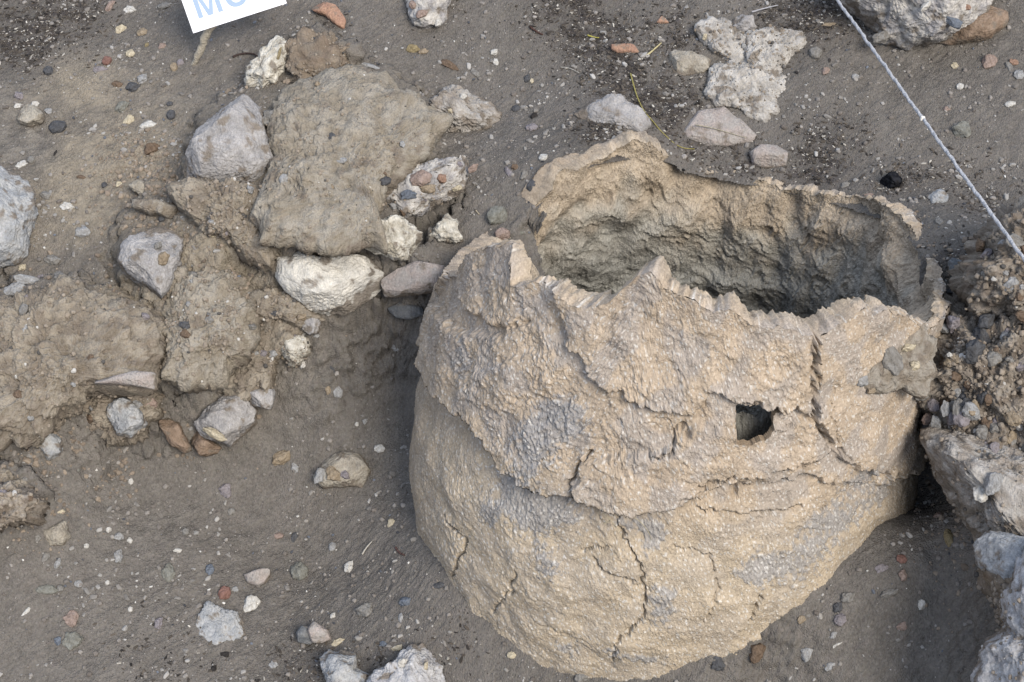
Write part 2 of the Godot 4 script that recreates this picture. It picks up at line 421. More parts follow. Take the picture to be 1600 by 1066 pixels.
var jar_plates := [
	[PackedVector2Array([Vector2(-0.3209, 0.3614), Vector2(-0.2869, 0.2792), Vector2(-0.2592, 0.2439), Vector2(-0.2252, 0.2211), Vector2(-0.2006, 0.2077), Vector2(-0.1532, 0.2022), Vector2(-0.099, 0.1997), Vector2(-0.0565, 0.2006), Vector2(-0.0403, 0.2368), Vector2(0.0498, 0.2188), Vector2(0.1291, 0.2032), Vector2(0.083, 0.3975), Vector2(-0.1579, 0.4193)]), 0.012, 0.004, 0.5, 0],
	[PackedVector2Array([Vector2(-0.1943, 0.0359), Vector2(-0.1956, 0.0924), Vector2(-0.1226, 0.1304), Vector2(-0.0793, 0.1512), Vector2(-0.0625, 0.1841), Vector2(0.0062, 0.1953), Vector2(0.1269, 0.1935), Vector2(0.1724, 0.137), Vector2(0.12, 0.1227), Vector2(0.032, 0.1129), Vector2(-0.0219, 0.0984), Vector2(-0.0687, 0.0527), Vector2(-0.138, 0.0264)]), 0.01, 0.004, 0.5, 0],
	[PackedVector2Array([Vector2(0.083, 0.3975), Vector2(0.1001, 0.2838), Vector2(0.1247, 0.1938), Vector2(0.1642, 0.1485), Vector2(0.203, 0.1058), Vector2(0.2871, 0.0614), Vector2(0.5267, -0.0521), Vector2(0.4941, 0.1262), Vector2(0.4914, 0.2724), Vector2(0.1435, 0.394)]), 0.012, 0.004, 0.3, 2],
	[PackedVector2Array([Vector2(-0.6737, 0.1183), Vector2(-0.6766, 0.1217), Vector2(-0.5803, 0.1875), Vector2(-0.5047, 0.1785), Vector2(-0.4095, 0.2005), Vector2(-0.334, 0.2376), Vector2(-0.3716, 0.1929), Vector2(-0.4646, 0.1415), Vector2(-0.5424, 0.1117), Vector2(-0.6927, 0.0564)]), -0.012, 0.01, 0, 0],
	[PackedVector2Array([Vector2(-0.0714, 0.1863), Vector2(-0.0561, 0.1852), Vector2(-0.0512, 0.1705), Vector2(-0.0606, 0.1611), Vector2(-0.0719, 0.1705)]), -0.012, 0.006, 0, 0],
	[PackedVector2Array([Vector2(0.0193, 0.1094), Vector2(0.0329, 0.108), Vector2(0.0336, 0.0884), Vector2(0.0311, 0.0649), Vector2(0.0213, 0.078)]), -0.01, 0.005, 0, 0],
	[PackedVector2Array([Vector2(-0.3398, 0.1889), Vector2(-0.3602, 0.1628), Vector2(-0.439, 0.0961), Vector2(-0.4399, 0.0629), Vector2(-0.3468, 0.0863), Vector2(-0.2681, 0.1679), Vector2(-0.2466, 0.2174), Vector2(-0.2819, 0.2169)]), 0.004, 0.004, 0.6, 0],
]
var jar_cracks := [
	[PackedVector2Array([Vector2(0.0958, 0.3411), Vector2(0.1022, 0.2837), Vector2(0.1125, 0.2246), Vector2(0.1258, 0.1887), Vector2(0.1581, 0.1497)]), 0.016, 0.0036],
	[PackedVector2Array([Vector2(-0.1362, 0.0269), Vector2(-0.1258, -0.0078), Vector2(-0.1006, -0.04), Vector2(-0.0839, -0.0555), Vector2(-0.0742, -0.0933), Vector2(-0.0641, -0.143), Vector2(-0.092, -0.1915), Vector2(-0.0948, -0.239)]), 0.009, 0.0024],
	[PackedVector2Array([Vector2(-0.4169, -0.1518), Vector2(-0.3873, -0.1579), Vector2(-0.3617, -0.1589), Vector2(-0.3727, -0.2082), Vector2(-0.3902, -0.2527)]), 0.013, 0.0036],
	[PackedVector2Array([Vector2(-0.1934, 0.0322), Vector2(-0.2039, 0.0492), Vector2(-0.1972, 0.079), Vector2(-0.1863, 0.1091)]), 0.012, 0.003],
	[PackedVector2Array([Vector2(0.0942, -0.0895), Vector2(0.0907, -0.1316)]), 0.01, 0.0026],
	[PackedVector2Array([Vector2(-0.1262, -0.0355), Vector2(-0.1701, -0.0615)]), 0.005, 0.002],
	[PackedVector2Array([Vector2(-0.1681, -0.2161), Vector2(-0.198, -0.2128), Vector2(-0.2183, -0.2162)]), 0.004, 0.002],
	[PackedVector2Array([Vector2(0.1491, 0.2403), Vector2(0.1497, 0.2005), Vector2(0.1823, 0.1452), Vector2(0.2092, 0.1062)]), 0.004, 0.002],
	[PackedVector2Array([Vector2(-0.1029, 0.1279), Vector2(-0.0732, 0.1446), Vector2(-0.0755, 0.1785)]), 0.008, 0.0026],
	[PackedVector2Array([Vector2(-0.031, 0.0973), Vector2(-0.0045, 0.1055), Vector2(0.016, 0.122)]), 0.008, 0.0026],
	[PackedVector2Array([Vector2(-0.0767, -0.0937), Vector2(-0.1067, -0.0767)]), 0.004, 0.002],
	[PackedVector2Array([Vector2(-0.1544, -0.0674), Vector2(-0.1279, -0.0833), Vector2(-0.0879, -0.0815)]), 0.008, 0.0026],
	[PackedVector2Array([Vector2(-0.0257, 0.0443), Vector2(0.0648, 0.0345), Vector2(0.1446, 0.0417)]), 0.008, 0.0026],
	[PackedVector2Array([Vector2(-0.2974, -0.25), Vector2(-0.265, -0.184), Vector2(-0.2602, -0.1441)]), 0.008, 0.0026],
	[PackedVector2Array([Vector2(-0.0461, -0.0181), Vector2(0.0101, -0.0308), Vector2(0.0356, -0.0792), Vector2(0.0184, -0.1359)]), 0.005, 0.002],
]
var jar_grey: Array[Vector4] = [
	Vector4(-0.2923, -0.0249, 0.055, 0.041), Vector4(-0.2235, -0.0104, 0.06, 0.033), Vector4(-0.2707, 0.0747, 0.04, 0.053), Vector4(-0.2184, -0.1066, 0.024, 0.035), Vector4(-0.2621, -0.045, 0.04, 0.024),
	Vector4(-0.0956, 0.0028, 0.036, 0.021), Vector4(-0.0723, -0.0133, 0.014, 0.028), Vector4(0.2488, 0.0686, 0.048, 0.026), Vector4(0.2068, 0.0076, 0.055, 0.035), Vector4(0.1406, -0.0426, 0.055, 0.041),
	Vector4(-0.0426, -0.114, 0.026, 0.042), Vector4(-0.161, -0.2416, 0.022, 0.016), Vector4(-0.0564, -0.2195, 0.06, 0.012), Vector4(-0.3223, -0.0799, 0.02, 0.026), Vector4(0.3115, 0.0169, 0.05, 0.026),
	Vector4(-0.4481, 0.1123, 0.03, 0.035), Vector4(-0.2278, 0.1452, 0.04, 0.029), Vector4(0.0776, -0.0503, 0.03, 0.024), Vector4(-0.2544, 0.1181, 0.03, 0.029)
]
var jar_hole := PackedVector2Array([Vector2(-0.0059, 0.2216), Vector2(0.0142, 0.2262), Vector2(0.0358, 0.2245), Vector2(0.0575, 0.2288), Vector2(0.0641, 0.2169), Vector2(0.0603, 0.1972), Vector2(0.0548, 0.1798), Vector2(0.0373, 0.1746), Vector2(0.0236, 0.1661), Vector2(0.0061, 0.1719)])

func along(list: Array[Vector2], x: float) -> float:
	if x <= list[0].x: return list[0].y
	for k in range(1, list.size()):
		if x <= list[k].x:
			return lerpf(list[k - 1].y, list[k].y, (x - list[k - 1].x) / maxf(list[k].x - list[k - 1].x, 1e-6))
	return list[list.size() - 1].y

func profile(y: float) -> float:
	return along(PROFILE, y)

const FINE_A := -2.05     # the finely meshed front of the jar, in radians
const FINE_B := 1.95
const NF := 860
const NB := 420
const NR := 330
const NI := 190
const BOTTOM := -0.44

func make_jar(mat: Material, mat_in: Material) -> void:
	var th := PackedFloat32Array()
	for k in NF: th.append(lerpf(FINE_A, FINE_B, float(k) / NF))
	for k in NB: th.append(lerpf(FINE_B, FINE_A + TAU_, float(k) / NB))
	var nc := th.size()
	var flake := noise(41, 26.0, 3)
	var flake2 := noise(42, 60.0, 2)
	var warp := noise(43, 14.0, 2)
	var grain := noise(44, 170.0, 2)
	var lumps := noise(45, 7.0, 2)
	var plates := cells(46, 34.0, FastNoiseLite.RETURN_DISTANCE2_SUB)
	var chips := cells(47, 85.0, FastNoiseLite.RETURN_CELL_VALUE)
	var scales := cells(48, 38.0, FastNoiseLite.RETURN_CELL_VALUE)
	var crease := noise(49, 44.0, 3)
	crease.fractal_type = FastNoiseLite.FRACTAL_RIDGED
	var rugged := noise(50, 34.0, 5)
	rugged.fractal_gain = 0.45
	var top := PackedFloat32Array()
	for i in nc:
		var t := th[i] if th[i] <= PI else th[i] - TAU_
		var s := th[i] * 0.4
		top.append(along(RIM, t) + flake.get_noise_2d(s * 0.6, 3.0) * 0.009 + rugged.get_noise_2d(s, 9.0) * 0.0022)
	# how far plates and cracks move the outer surface
	var yy := PackedFloat32Array()
	yy.resize(nc * NR)
	var dis := PackedFloat32Array()
	dis.resize(nc * NR)
	var band := PackedByteArray()
	band.resize(nc * NR)
	for i in nc:
		for j in NR:
			yy[i * NR + j] = lerpf(BOTTOM, top[i], pow(float(j) / (NR - 1), 0.94))
	for i in nc:
		var t := th[i] if th[i] <= PI else th[i] - TAU_
		var s := th[i] * 0.4
		var ly := along(LEDGE, t)
		var amp := 0.026 * sm(0.6, -0.1, t) + 0.004
		for j in NR:
			var y := yy[i * NR + j]
			var e := y - ly + flake.get_noise_2d(s * 0.9, y * 0.9) * 0.008 + grain.get_noise_2d(s * 0.6, y * 0.6) * 0.0016
			if e > 0.0:
				dis[i * NR + j] = amp * sm(0.0, 0.0035, e) * (1.0 - 0.6 * sm(0.06, 0.34, e))
				band[i * NR + j] = 1
			elif e > -0.03:
				dis[i * NR + j] = -0.42 * amp * sm(-0.03, -0.004, e)
	for p in jar_plates:
		var poly: PackedVector2Array = p[0]
		var lo := poly[0]
		var hi := poly[0]
		for q in poly:
			lo = lo.min(q)
			hi = hi.max(q)
		for i in nc:
			var t := th[i] if th[i] <= PI else th[i] - TAU_
			var s := t * 0.4
			if s < lo.x - 0.02 or s > hi.x + 0.02: continue
			for j in NR:
				var y := yy[i * NR + j]
				if y < lo.y - 0.02 or y > hi.y + 0.02: continue
				var d := edge_distance(Vector2(s, y), poly) + flake.get_noise_2d(s + 5.0, y) * 0.010 + grain.get_noise_2d(s * 0.6 + 3.0, y * 0.6) * 0.0016
				dis[i * NR + j] += p[1] * sm(0.0, p[2], d) * (1.0 - p[3] * sm(0.01, 0.09, d))
				if p[4] > 0 and d > 0.0: band[i * NR + j] = p[4]
	for q in jar_cracks:
		var line: PackedVector2Array = q[0]
		for k in line.size() - 1:
			var a := line[k]
			var b := line[k + 1]
			for i in nc:
				var t := th[i] if th[i] <= PI else th[i] - TAU_
				var s := t * 0.4
				if s < minf(a.x, b.x) - 0.012 or s > maxf(a.x, b.x) + 0.012: continue
				for j in NR:
					var y := yy[i * NR + j]
					if y < minf(a.y, b.y) - 0.012 or y > maxf(a.y, b.y) + 0.012: continue
					var pt := Vector2(s + flake.get_noise_2d(s * 1.5, y * 1.5) * 0.006 + grain.get_noise_2d(s, y) * 0.0012, y + flake.get_noise_2d(s * 1.5 + 9.0, y * 1.5) * 0.005)
					var d := pt.distance_to(Geometry2D.get_closest_point_to_segment(pt, a, b))
					var g: float = -q[1] * sm(q[2], q[2] * 0.25, d)
					dis[i * NR + j] = minf(dis[i * NR + j], maxf(dis[i * NR + j] + g, -0.02)) if g < 0.0 else dis[i * NR + j]
	# outer surface
	var v := PackedVector3Array()
	var c := PackedColorArray()
	v.resize(nc * NR)
	c.resize(nc * NR)
	for i in nc:
		var t := th[i] if th[i] <= PI else th[i] - TAU_
		var s := th[i] * 0.4
		var fine := i < NF
		var sn := sin(t)
		var cs := cos(t)
		for j in NR:
			var y := yy[i * NR + j]
			var k := i * NR + j
			var d := dis[k]
			var tone := 0.0
			var gp := 0.0
			if fine:
				var wa := warp.get_noise_2d(s, y)
				var up := sm(-0.02, 0.06, y - along(LEDGE, t))
				# lipped flakes: the surface creeps outward and breaks off along ragged ledges
				var f1 := flake.get_noise_2d(s * 0.8, y * 1.5 + wa * 0.04)
				var x1 := f1 * 3.0
				var fr := x1 - floorf(x1)
				var st := (floorf(x1) + sm(0.0, 0.16, fr) - 0.35 * fr) / 3.0
				var f2 := flake2.get_noise_2d(s * 0.95 + wa * 0.03, y * 1.5)
				var x2 := f2 * 2.4
				var fr2 := x2 - floorf(x2)
				var st2 := (floorf(x2) + sm(0.0, 0.22, fr2) - 0.5 * fr2) / 2.4
				var pc := plates.get_noise_2d(s * 0.9 + wa * 0.02, y * 1.35)   # -1 on the joints between plates
				var gr := grain.get_noise_2d(s, y)
				var strong := (0.5 if band[k] == 2 else 1.0) * (0.55 + 0.55 * up + 0.4 * warp.get_noise_2d(s * 0.4 + 4.0, y * 0.4)) * (1.0 - 0.5 * sm(0.06, 0.0, top[i] - y))
				d += strong * (st * 0.0018 + st2 * 0.0009) + (gr * 0.0010 + n_grain.get_noise_2d(s, y) * 0.0003) * (0.15 + 0.35 * up + 0.9 * sm(-0.15, 0.45, flake.get_noise_2d(s * 0.35 + 2.0, y * 0.35) + 0.4 * wa)) + lumps.get_noise_2d(s, y) * 0.0045 + flake.get_noise_2d(s * 0.5, y * 0.5) * 0.0025
				var ws := s + wa * 0.02 + f2 * 0.012
				var wy := y + f1 * 0.012 + gr * 0.004
				var cv := chips.get_noise_2d(ws * 0.85, wy * 1.35)
				d += (cv * 0.0003 + scales.get_noise_2d(ws * 0.75, wy * 1.4) * 0.0008) * strong
				d -= 0.0014 * sm(0.45, 0.95, crease.get_noise_2d(s * 0.8, y * 1.3 + wa * 0.03)) * strong
				d -= 0.0010 * sm(-0.95, -1.0, pc) * (1.1 - 0.7 * up)
				tone = 0.10 * wa + 0.08 * f1 + 0.12 * gr + 0.05 * chips.get_noise_2d(s * 0.8, y * 1.3)
				for b in jar_grey:
					var q := Vector2((t * 0.4 - b.x) / b.z, (y - b.y) / b.w).length_squared()
					if q < 4.0: gp += exp(-q * 1.1) * 0.95
				gp = sm(0.42, 0.62, gp + 0.42 * flake2.get_noise_2d(s * 1.1 + 7.0, y) + 0.22 * gr + 0.2 * wa - 0.08)
				if gp > 0.0: d += gp * 0.0012 * (1.0 + flake2.get_noise_2d(s * 2.5, y * 2.5) * 1.5)
			var r := profile(y) + d
			v[k] = Vector3(r * sn, y, r * cs)
			var hgt := sm(-0.05, 0.10, y)
			var col := Color(0.455, 0.375, 0.278).lerp(Color(0.45, 0.362, 0.273), hgt)
			col = col.lerp(Color(0.335, 0.315, 0.305), 0.30 * sm(0.1, 0.5, lumps.get_noise_2d(s * 1.7 + 3.0, y * 1.7) + 0.25) * (0.5 + hgt))
			col = col.lerp(Color(0.29, 0.285, 0.285), gp * 0.7)
			if fine and flake2.get_noise_2d(s * 1.9 + 20.0, y * 1.9) > 0.60: col = col.lerp(Color(0.66, 0.63, 0.58), 0.75)
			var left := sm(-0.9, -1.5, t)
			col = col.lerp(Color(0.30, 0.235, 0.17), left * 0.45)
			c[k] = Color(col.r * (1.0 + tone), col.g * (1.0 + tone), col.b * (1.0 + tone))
	var nn := grid_normals(v, nc, NR, 1.0)
	# holes
	var open := PackedByteArray()
	open.resize(nc * NR)
	for i in NF:
		var s := th[i] * 0.4
		for j in NR:
			var y := yy[i * NR + j]
			var pt := Vector2(s + rugged.get_noise_2d(s, y) * 0.005, y + rugged.get_noise_2d(s + 6.0, y) * 0.005)
			if Geometry2D.is_point_in_polygon(pt, jar_hole): open[i * NR + j] = 1
	# inner surface, with its own rows
	var vi := PackedVector3Array()
	var ci := PackedColorArray()
	vi.resize(nc * NI)
	ci.resize(nc * NI)
	for i in nc:
		var t := th[i] if th[i] <= PI else th[i] - TAU_
		var s := th[i] * 0.4
		var sn := sin(t)
		var cs := cos(t)
		for j in NI:
			var y := lerpf(-0.34, top[i] + flake.get_noise_2d(s + 8.0, 2.0) * 0.006, pow(float(j) / (NI - 1), 0.9))
			var k := i * NI + j
			var wa := warp.get_noise_2d(s * 0.8 + 30.0, y * 0.8)
			var f1 := flake.get_noise_2d(s * 0.5 + 11.0, y * 1.3 - s * 0.35 + wa * 0.05)
			var x1 := f1 * 3.4
			var st := (floorf(x1) + sm(0.0, 0.2, x1 - floorf(x1))) / 3.4
			var f2 := flake2.get_noise_2d(s * 0.5 + wa * 0.04, y * 1.25 - s * 0.35 + 3.0)
			var x2 := f2 * 2.6
			var st2 := (floorf(x2) + sm(0.0, 0.3, x2 - floorf(x2))) / 2.6
			var gr := grain.get_noise_2d(s + 2.0, y)
			var r := profile(y) - 0.034 - st * 0.0034 - st2 * 0.0014 - gr * 0.0013 - n_grain.get_noise_2d(s, y) * 0.0008 - scales.get_noise_2d(s * 0.6 + f2 * 0.012, y * 1.5 - s * 0.3 + f1 * 0.012) * 0.0013 - lumps.get_noise_2d(s + 3.0, y) * 0.016
			r += (0.021 + 0.004 * f1) * sm(-0.075, 0.0, y - top[i])
			vi[k] = Vector3(r * sn, y, r * cs)
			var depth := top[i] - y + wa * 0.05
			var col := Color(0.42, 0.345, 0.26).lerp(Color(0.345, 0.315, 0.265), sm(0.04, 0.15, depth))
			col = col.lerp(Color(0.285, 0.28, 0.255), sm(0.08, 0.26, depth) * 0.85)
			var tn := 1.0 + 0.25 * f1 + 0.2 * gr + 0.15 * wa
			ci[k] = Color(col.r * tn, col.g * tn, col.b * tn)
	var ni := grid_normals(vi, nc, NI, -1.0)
	# wall parts
	var parts := [PackedInt32Array(), PackedInt32Array(), PackedInt32Array()]
	for i in nc:
		var i2 := (i + 1) % nc
		var step := 1 if i < NF else 6
		var j := 0
		while j < NR - 1:
			var j2 := mini(j + step, NR - 1)
			var a := i * NR + j
			var b := i2 * NR + j
			var d := i * NR + j2
			var e := i2 * NR + j2
			if not (open[a] and open[b] and open[d] and open[e]):
				var side: PackedInt32Array = parts[band[a]]
				side.append_array([a, d, b, b, d, e])
				parts[band[a]] = side
			j = j2
	var jar := thing("clay_jar", "large broken tan clay jar standing half dug out, with ragged rim and hole", "jar")
	jar.transform = Transform3D(jar_basis, jar_at)
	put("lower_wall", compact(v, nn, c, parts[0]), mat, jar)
	put("upper_wall", compact(v, nn, c, parts[1]), mat, jar).set_meta("label", "flaking upper band of the jar wall, overhanging the lower wall")
	put("wall_shard", compact(v, nn, c, parts[2]), mat, jar).set_meta("label", "smoother shard of wall beyond the upright crack")
	# inner wall
	var idx := PackedInt32Array()
	var hole_lo := jar_hole[0]
	var hole_hi := jar_hole[0]
	for q in jar_hole:
		hole_lo = hole_lo.min(q)
		hole_hi = hole_hi.max(q)
	for i in nc:
		var i2 := (i + 1) % nc
		var step := 4 if i < NF * 0.86 and i > NF * 0.1 else 1
		var j := 0
		while j < NI - 1:
			var j2 := mini(j + step, NI - 1)
			var a := i * NI + j
			var b := i2 * NI + j
			var d := i * NI + j2
			var e := i2 * NI + j2
			var mid := vi[a]
			var s := atan2(mid.x, mid.z) * 0.4
			if i < NF and s > hole_lo.x - 0.004 and s < hole_hi.x + 0.004 and mid.y > hole_lo.y - 0.004 and mid.y < hole_hi.y + 0.004:
				j = j2
				continue
			idx.append_array([a, b, d, b, e, d])
			j = j2
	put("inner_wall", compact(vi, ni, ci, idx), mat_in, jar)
	# the broken edge along the top, and the reveal of the hole
	var ve := PackedVector3Array()
	var ce := PackedColorArray()
	var ie := PackedInt32Array()
	var across := 9
	for i in nc:
		var o := v[i * NR + NR - 1]
		var n := vi[i * NI + NI - 1]
		for q in across:
			var f := float(q) / (across - 1)
			var p := o.lerp(n, f)
			p.y += sin(f * PI) * (0.002 + 0.007 * rugged.get_noise_3d(p.x, p.y, p.z) + 0.003 * grain.get_noise_3d(p.x, p.y, p.z))
			p += Vector3(p.x, 0, p.z).normalized() * (0.003 * rugged.get_noise_3d(p.x, p.y + 3.0, p.z) + 0.0022 * grain.get_noise_3d(p.x, p.y + 3.0, p.z))
			ve.append(p)
			ce.append(c[i * NR + NR - 1].lerp(ci[i * NI + NI - 1], f) * (1.0 + 0.2 * grain.get_noise_3d(p.x, p.y, p.z)))
	for i in nc:
		var i2 := (i + 1) % nc
		for q in across - 1:
			var a := i * across + q
			var b := i2 * across + q
			ie.append_array([a, a + 1, b, b, a + 1, b + 1])
	put("rim", smoothed(ve, ce, ie), mat, jar)
	ve = PackedVector3Array()
	ce = PackedColorArray()
	ie = PackedInt32Array()
	for i in range(1, NF - 1):
		for j in range(1, NR - 1):
			if not shut(open, i, j): continue
			for g in [[1, 0], [-1, 0], [0, 1], [0, -1]]:
				if shut(open, i + g[0], j + g[1]): continue
				# the edge between this open cell and its closed neighbour
				var a := Vector2i(i + (1 if g[0] > 0 else 0), j + (1 if g[1] > 0 else 0))
				var b := a + Vector2i(absi(g[1]), absi(g[0]))
				var p := v[a.x * NR + a.y]
				var q := v[b.x * NR + b.y]
				var k := ve.size()
				var pi := Vector3(p.x * 0.97, p.y, p.z * 0.97)
				var qi := Vector3(q.x * 0.97, q.y, q.z * 0.97)
				ve.append_array([p, q, pi, qi])
				for m in 4: ce.append(Color(0.33, 0.25, 0.17))
				if g[0] + g[1] > 0 == (g[0] != 0): ie.append_array([k, k + 1, k + 2, k + 1, k + 3, k + 2])
				else: ie.append_array([k, k + 2, k + 1, k + 1, k + 2, k + 3])
	put("hole_edge", smoothed(ve, ce, ie), mat, jar)
	# soil left in the bottom
	var vf := PackedVector3Array()
	var cf := PackedColorArray()
	var jf := PackedInt32Array()
	for a in 25:
		for b in 48:
			var r := 0.335 * a / 24.0
			var w := b * TAU_ / 48.0
			vf.append(Vector3(r * sin(w), -0.32 + 0.03 * n_mid.get_noise_2d(r * sin(w), r * cos(w)), r * cos(w)))
			cf.append(Color(0.17, 0.145, 0.12))
	for a in 24:
		for b in 48:
			var b2 := (b + 1) % 48
			jf.append_array([a * 48 + b, a * 48 + b2, (a + 1) * 48 + b, a * 48 + b2, (a + 1) * 48 + b2, (a + 1) * 48 + b])
	put("soil_fill", smoothed(vf, cf, jf), mat_in, jar)

func shut(open: PackedByteArray, i: int, j: int) -> bool:
	return open[i * NR + j] and open[(i + 1) * NR + j] and open[i * NR + j + 1] and open[(i + 1) * NR + j + 1]

func grid_normals(v: PackedVector3Array, nc: int, nr: int, sign: float) -> PackedVector3Array:
	var nn := PackedVector3Array()
	nn.resize(nc * nr)
	for i in nc:
		var ia := ((i - 1 + nc) % nc) * nr
		var ib := ((i + 1) % nc) * nr
		for j in nr:
			var dj := v[i * nr + mini(j + 1, nr - 1)] - v[i * nr + maxi(j - 1, 0)]
			nn[i * nr + j] = (dj.cross(v[ib + j] - v[ia + j])).normalized() * -sign
	return nn

func compact(v: PackedVector3Array, nn: PackedVector3Array, c: PackedColorArray, idx: PackedInt32Array) -> ArrayMesh:
	var map := PackedInt32Array()
	map.resize(v.size())
	map.fill(-1)
	var v2 := PackedVector3Array()
	var n2 := PackedVector3Array()
	var c2 := PackedColorArray()
	for q in idx.size():
		var k := idx[q]
		if map[k] < 0:
			map[k] = v2.size()
			v2.append(v[k])
			n2.append(nn[k])
			c2.append(c[k])
		idx[q] = map[k]
	return arrays_mesh(v2, n2, c2, idx)

# ---------------------------------------------------------------- stones
var sphere_cache := {}

func cube_sphere(n: int) -> Array:
	if sphere_cache.has(n): return sphere_cache[n]
	var v := PackedVector3Array()
	var idx := PackedInt32Array()
	for face in 6:
		var ax := Vector3.ZERO
		ax[face % 3] = 1.0 if face < 3 else -1.0
		var u := Vector3.ZERO
		u[(face + 1) % 3] = 1.0
		var w := ax.cross(u)
		var k0 := v.size()
		for i in n + 1:
			for j in n + 1:
				var a := tan((2.0 * i / n - 1.0) * PI / 4.0)
				var b := tan((2.0 * j / n - 1.0) * PI / 4.0)
				v.append((ax + u * a + w * b).normalized())
		for i in n:
			for j in n:
				var k := k0 + i * (n + 1) + j
				idx.append_array([k, k + 1, k + n + 1, k + 1, k + n + 2, k + n + 1])
	# front faces run clockwise
	var t := (v[idx[1]] - v[idx[0]]).cross(v[idx[2]] - v[idx[0]])
	if t.dot(v[idx[0]]) > 0.0:
		for q in range(0, idx.size(), 3):
			var z := idx[q]
			idx[q] = idx[q + 1]
			idx[q + 1] = z
	sphere_cache[n] = [v, idx]
	return sphere_cache[n]

# a stone whose outline in its own x-y plane is given, with thickness along z
func stone_mesh(outline: PackedVector2Array, thick: float, facets: int, amp: float, freq: float, n: int, seed_: int, ca: Color, cb: Color, dirt: float, pebbly := 0.0, layered := 0.0, flat := false, boxy := 0.62) -> ArrayMesh:
	var g: Array = cube_sphere(n)
	var dirs: PackedVector3Array = g[0]
	var m := outline.size()
	var ang := PackedFloat32Array()
	var size := 0.0
	for k in m:
		ang.append(outline[k].angle())
		size += outline[k].length() / m
	# radius by direction
	var steps := 360 if boxy < 0.6 else 180
	var ragged := noise(seed_ + 9, 1.0, 4)
	var rad := PackedFloat32Array()
	for q in steps:
		var a := q * TAU_ / steps
		var far := Vector2.from_angle(a) * 10.0
		var best := 0.0
		for k in m:
			var hit = Geometry2D.segment_intersects_segment(Vector2.ZERO, far, outline[k], outline[(k + 1) % m])
			if hit != null: best = maxf(best, (hit as Vector2).length())
		var edge := 1.0
		if boxy < 0.6: edge += 0.10 * ragged.get_noise_2d(cos(a) * 1.6, sin(a) * 1.6)
		rad.append((best if best > 0.0 else size) * edge)
	var r2 := RandomNumberGenerator.new()
	r2.seed = seed_
	var v := PackedVector3Array()
	v.resize(dirs.size())
	for k in dirs.size():
		var d := dirs[k]
		var rho := sqrt(d.x * d.x + d.y * d.y)
		var a := fposmod(atan2(d.y, d.x), TAU_) / TAU_ * steps
		var ia := int(a) % steps
		var rr := lerpf(rad[ia], rad[(ia + 1) % steps], a - floorf(a))
		var q := pow(rho, boxy) * rr
		var xy := Vector2(d.x, d.y).normalized() * q if rho > 1e-5 else Vector2.ZERO
		v[k] = Vector3(xy.x, xy.y, signf(d.z) * pow(absf(d.z), 0.75) * thick)
		if boxy < 0.6:
			# broad flat masses: even spacing from the middle to the edge, a flat top and a steep flank
			var t := acos(clampf(d.z, -1.0, 1.0)) / (PI * 0.5)
			var side := 1.0
			if t > 1.0:
				t = 2.0 - t
				side = -1.0
			xy = Vector2(d.x, d.y).normalized() * rr * t if rho > 1e-5 else Vector2.ZERO
			v[k] = Vector3(xy.x, xy.y, side * thick * pow(maxf(1.0 - pow(t, 2.0 / boxy), 0.0), 0.5))
	for f in facets:
		var dir := Vector3(r2.randf_range(-1, 1), r2.randf_range(-1, 1), r2.randf_range(0.1, 1.1)).normalized()
		var far := 0.0
		for p in v: far = maxf(far, p.dot(dir))
		var lim := far * (r2.randf_range(0.56 if facets > 7 else 0.66, 0.86) if f < 5 else r2.randf_range(0.82, 0.97))
		for k in v.size():
			var over := v[k].dot(dir) - lim
			if over > 0.0: v[k] -= dir * over * 0.94
	var big := noise(seed_ + 1, freq, 3)
	var small := noise(seed_ + 2, freq * 5.0, 3)
	var ce := cells(seed_ + 3, 42.0)
	var ce2 := cells(seed_ + 5, 95.0)
	var spot := noise(seed_ + 4, freq * 2.2, 3)
	var hack := cells(seed_ + 6, freq * 2.4)
	var tiny := noise(seed_ + 7, freq * 14.0, 2)
	var c := PackedColorArray()
	c.resize(v.size())
	for k in v.size():
		var p := v[k]
		var dir := Vector3(p.x, p.y, p.z * size / thick * 0.8).normalized()
		var b := big.get_noise_3dv(p)
		var s := small.get_noise_3dv(p)
		var h2 := hack.get_noise_3dv(p)
		var off := b * amp + (absf(s) - 0.25) * -amp * 0.6 + (h2 + 0.55) * amp * 0.55 + tiny.get_noise_3dv(p) * amp * 0.16
		var tone := 1.0 + 0.22 * s + 0.12 * b
		var mixed := clampf(0.5 + spot.get_noise_3dv(p) * 1.6, 0.0, 1.0)
		if layered > 0.0:
			var l := (p.y * 0.9 + p.x * 0.25) * 90.0 + b * 2.2
			off += layered * (sm(0.0, 0.4, l - floorf(l)) - 0.5 + 0.4 * s)
		if pebbly > 0.0:
			var e := -ce.get_noise_3dv(p)
			var e2 := -ce2.get_noise_3dv(p)
			off += pebbly * (sm(0.2, 0.8, e) * 0.011 + sm(0.25, 0.8, e2) * 0.004)
			tone += 0.25 * (e - 0.5) * pebbly
		v[k] = p + dir * off
		var col := ca.lerp(cb, mixed)
		var dm := sm(0.1, 0.4, big.get_noise_3dv(p * 1.6 + Vector3(3, 1, 2)) + dirt - 0.32 + s * 0.3 + 0.55 * sm(0.35, -0.1, p.z / thick)) if dirt > 0.0 else 0.0
		col = col.lerp(Color(0.185, 0.155, 0.125), dm * 0.9)
		c[k] = Color(col.r * tone, col.g * tone, col.b * tone)
	if flat: return arrays_mesh(v, PackedVector3Array(), c, (g[1] as PackedInt32Array).duplicate())
	return smoothed(v, c, (g[1] as PackedInt32Array).duplicate())

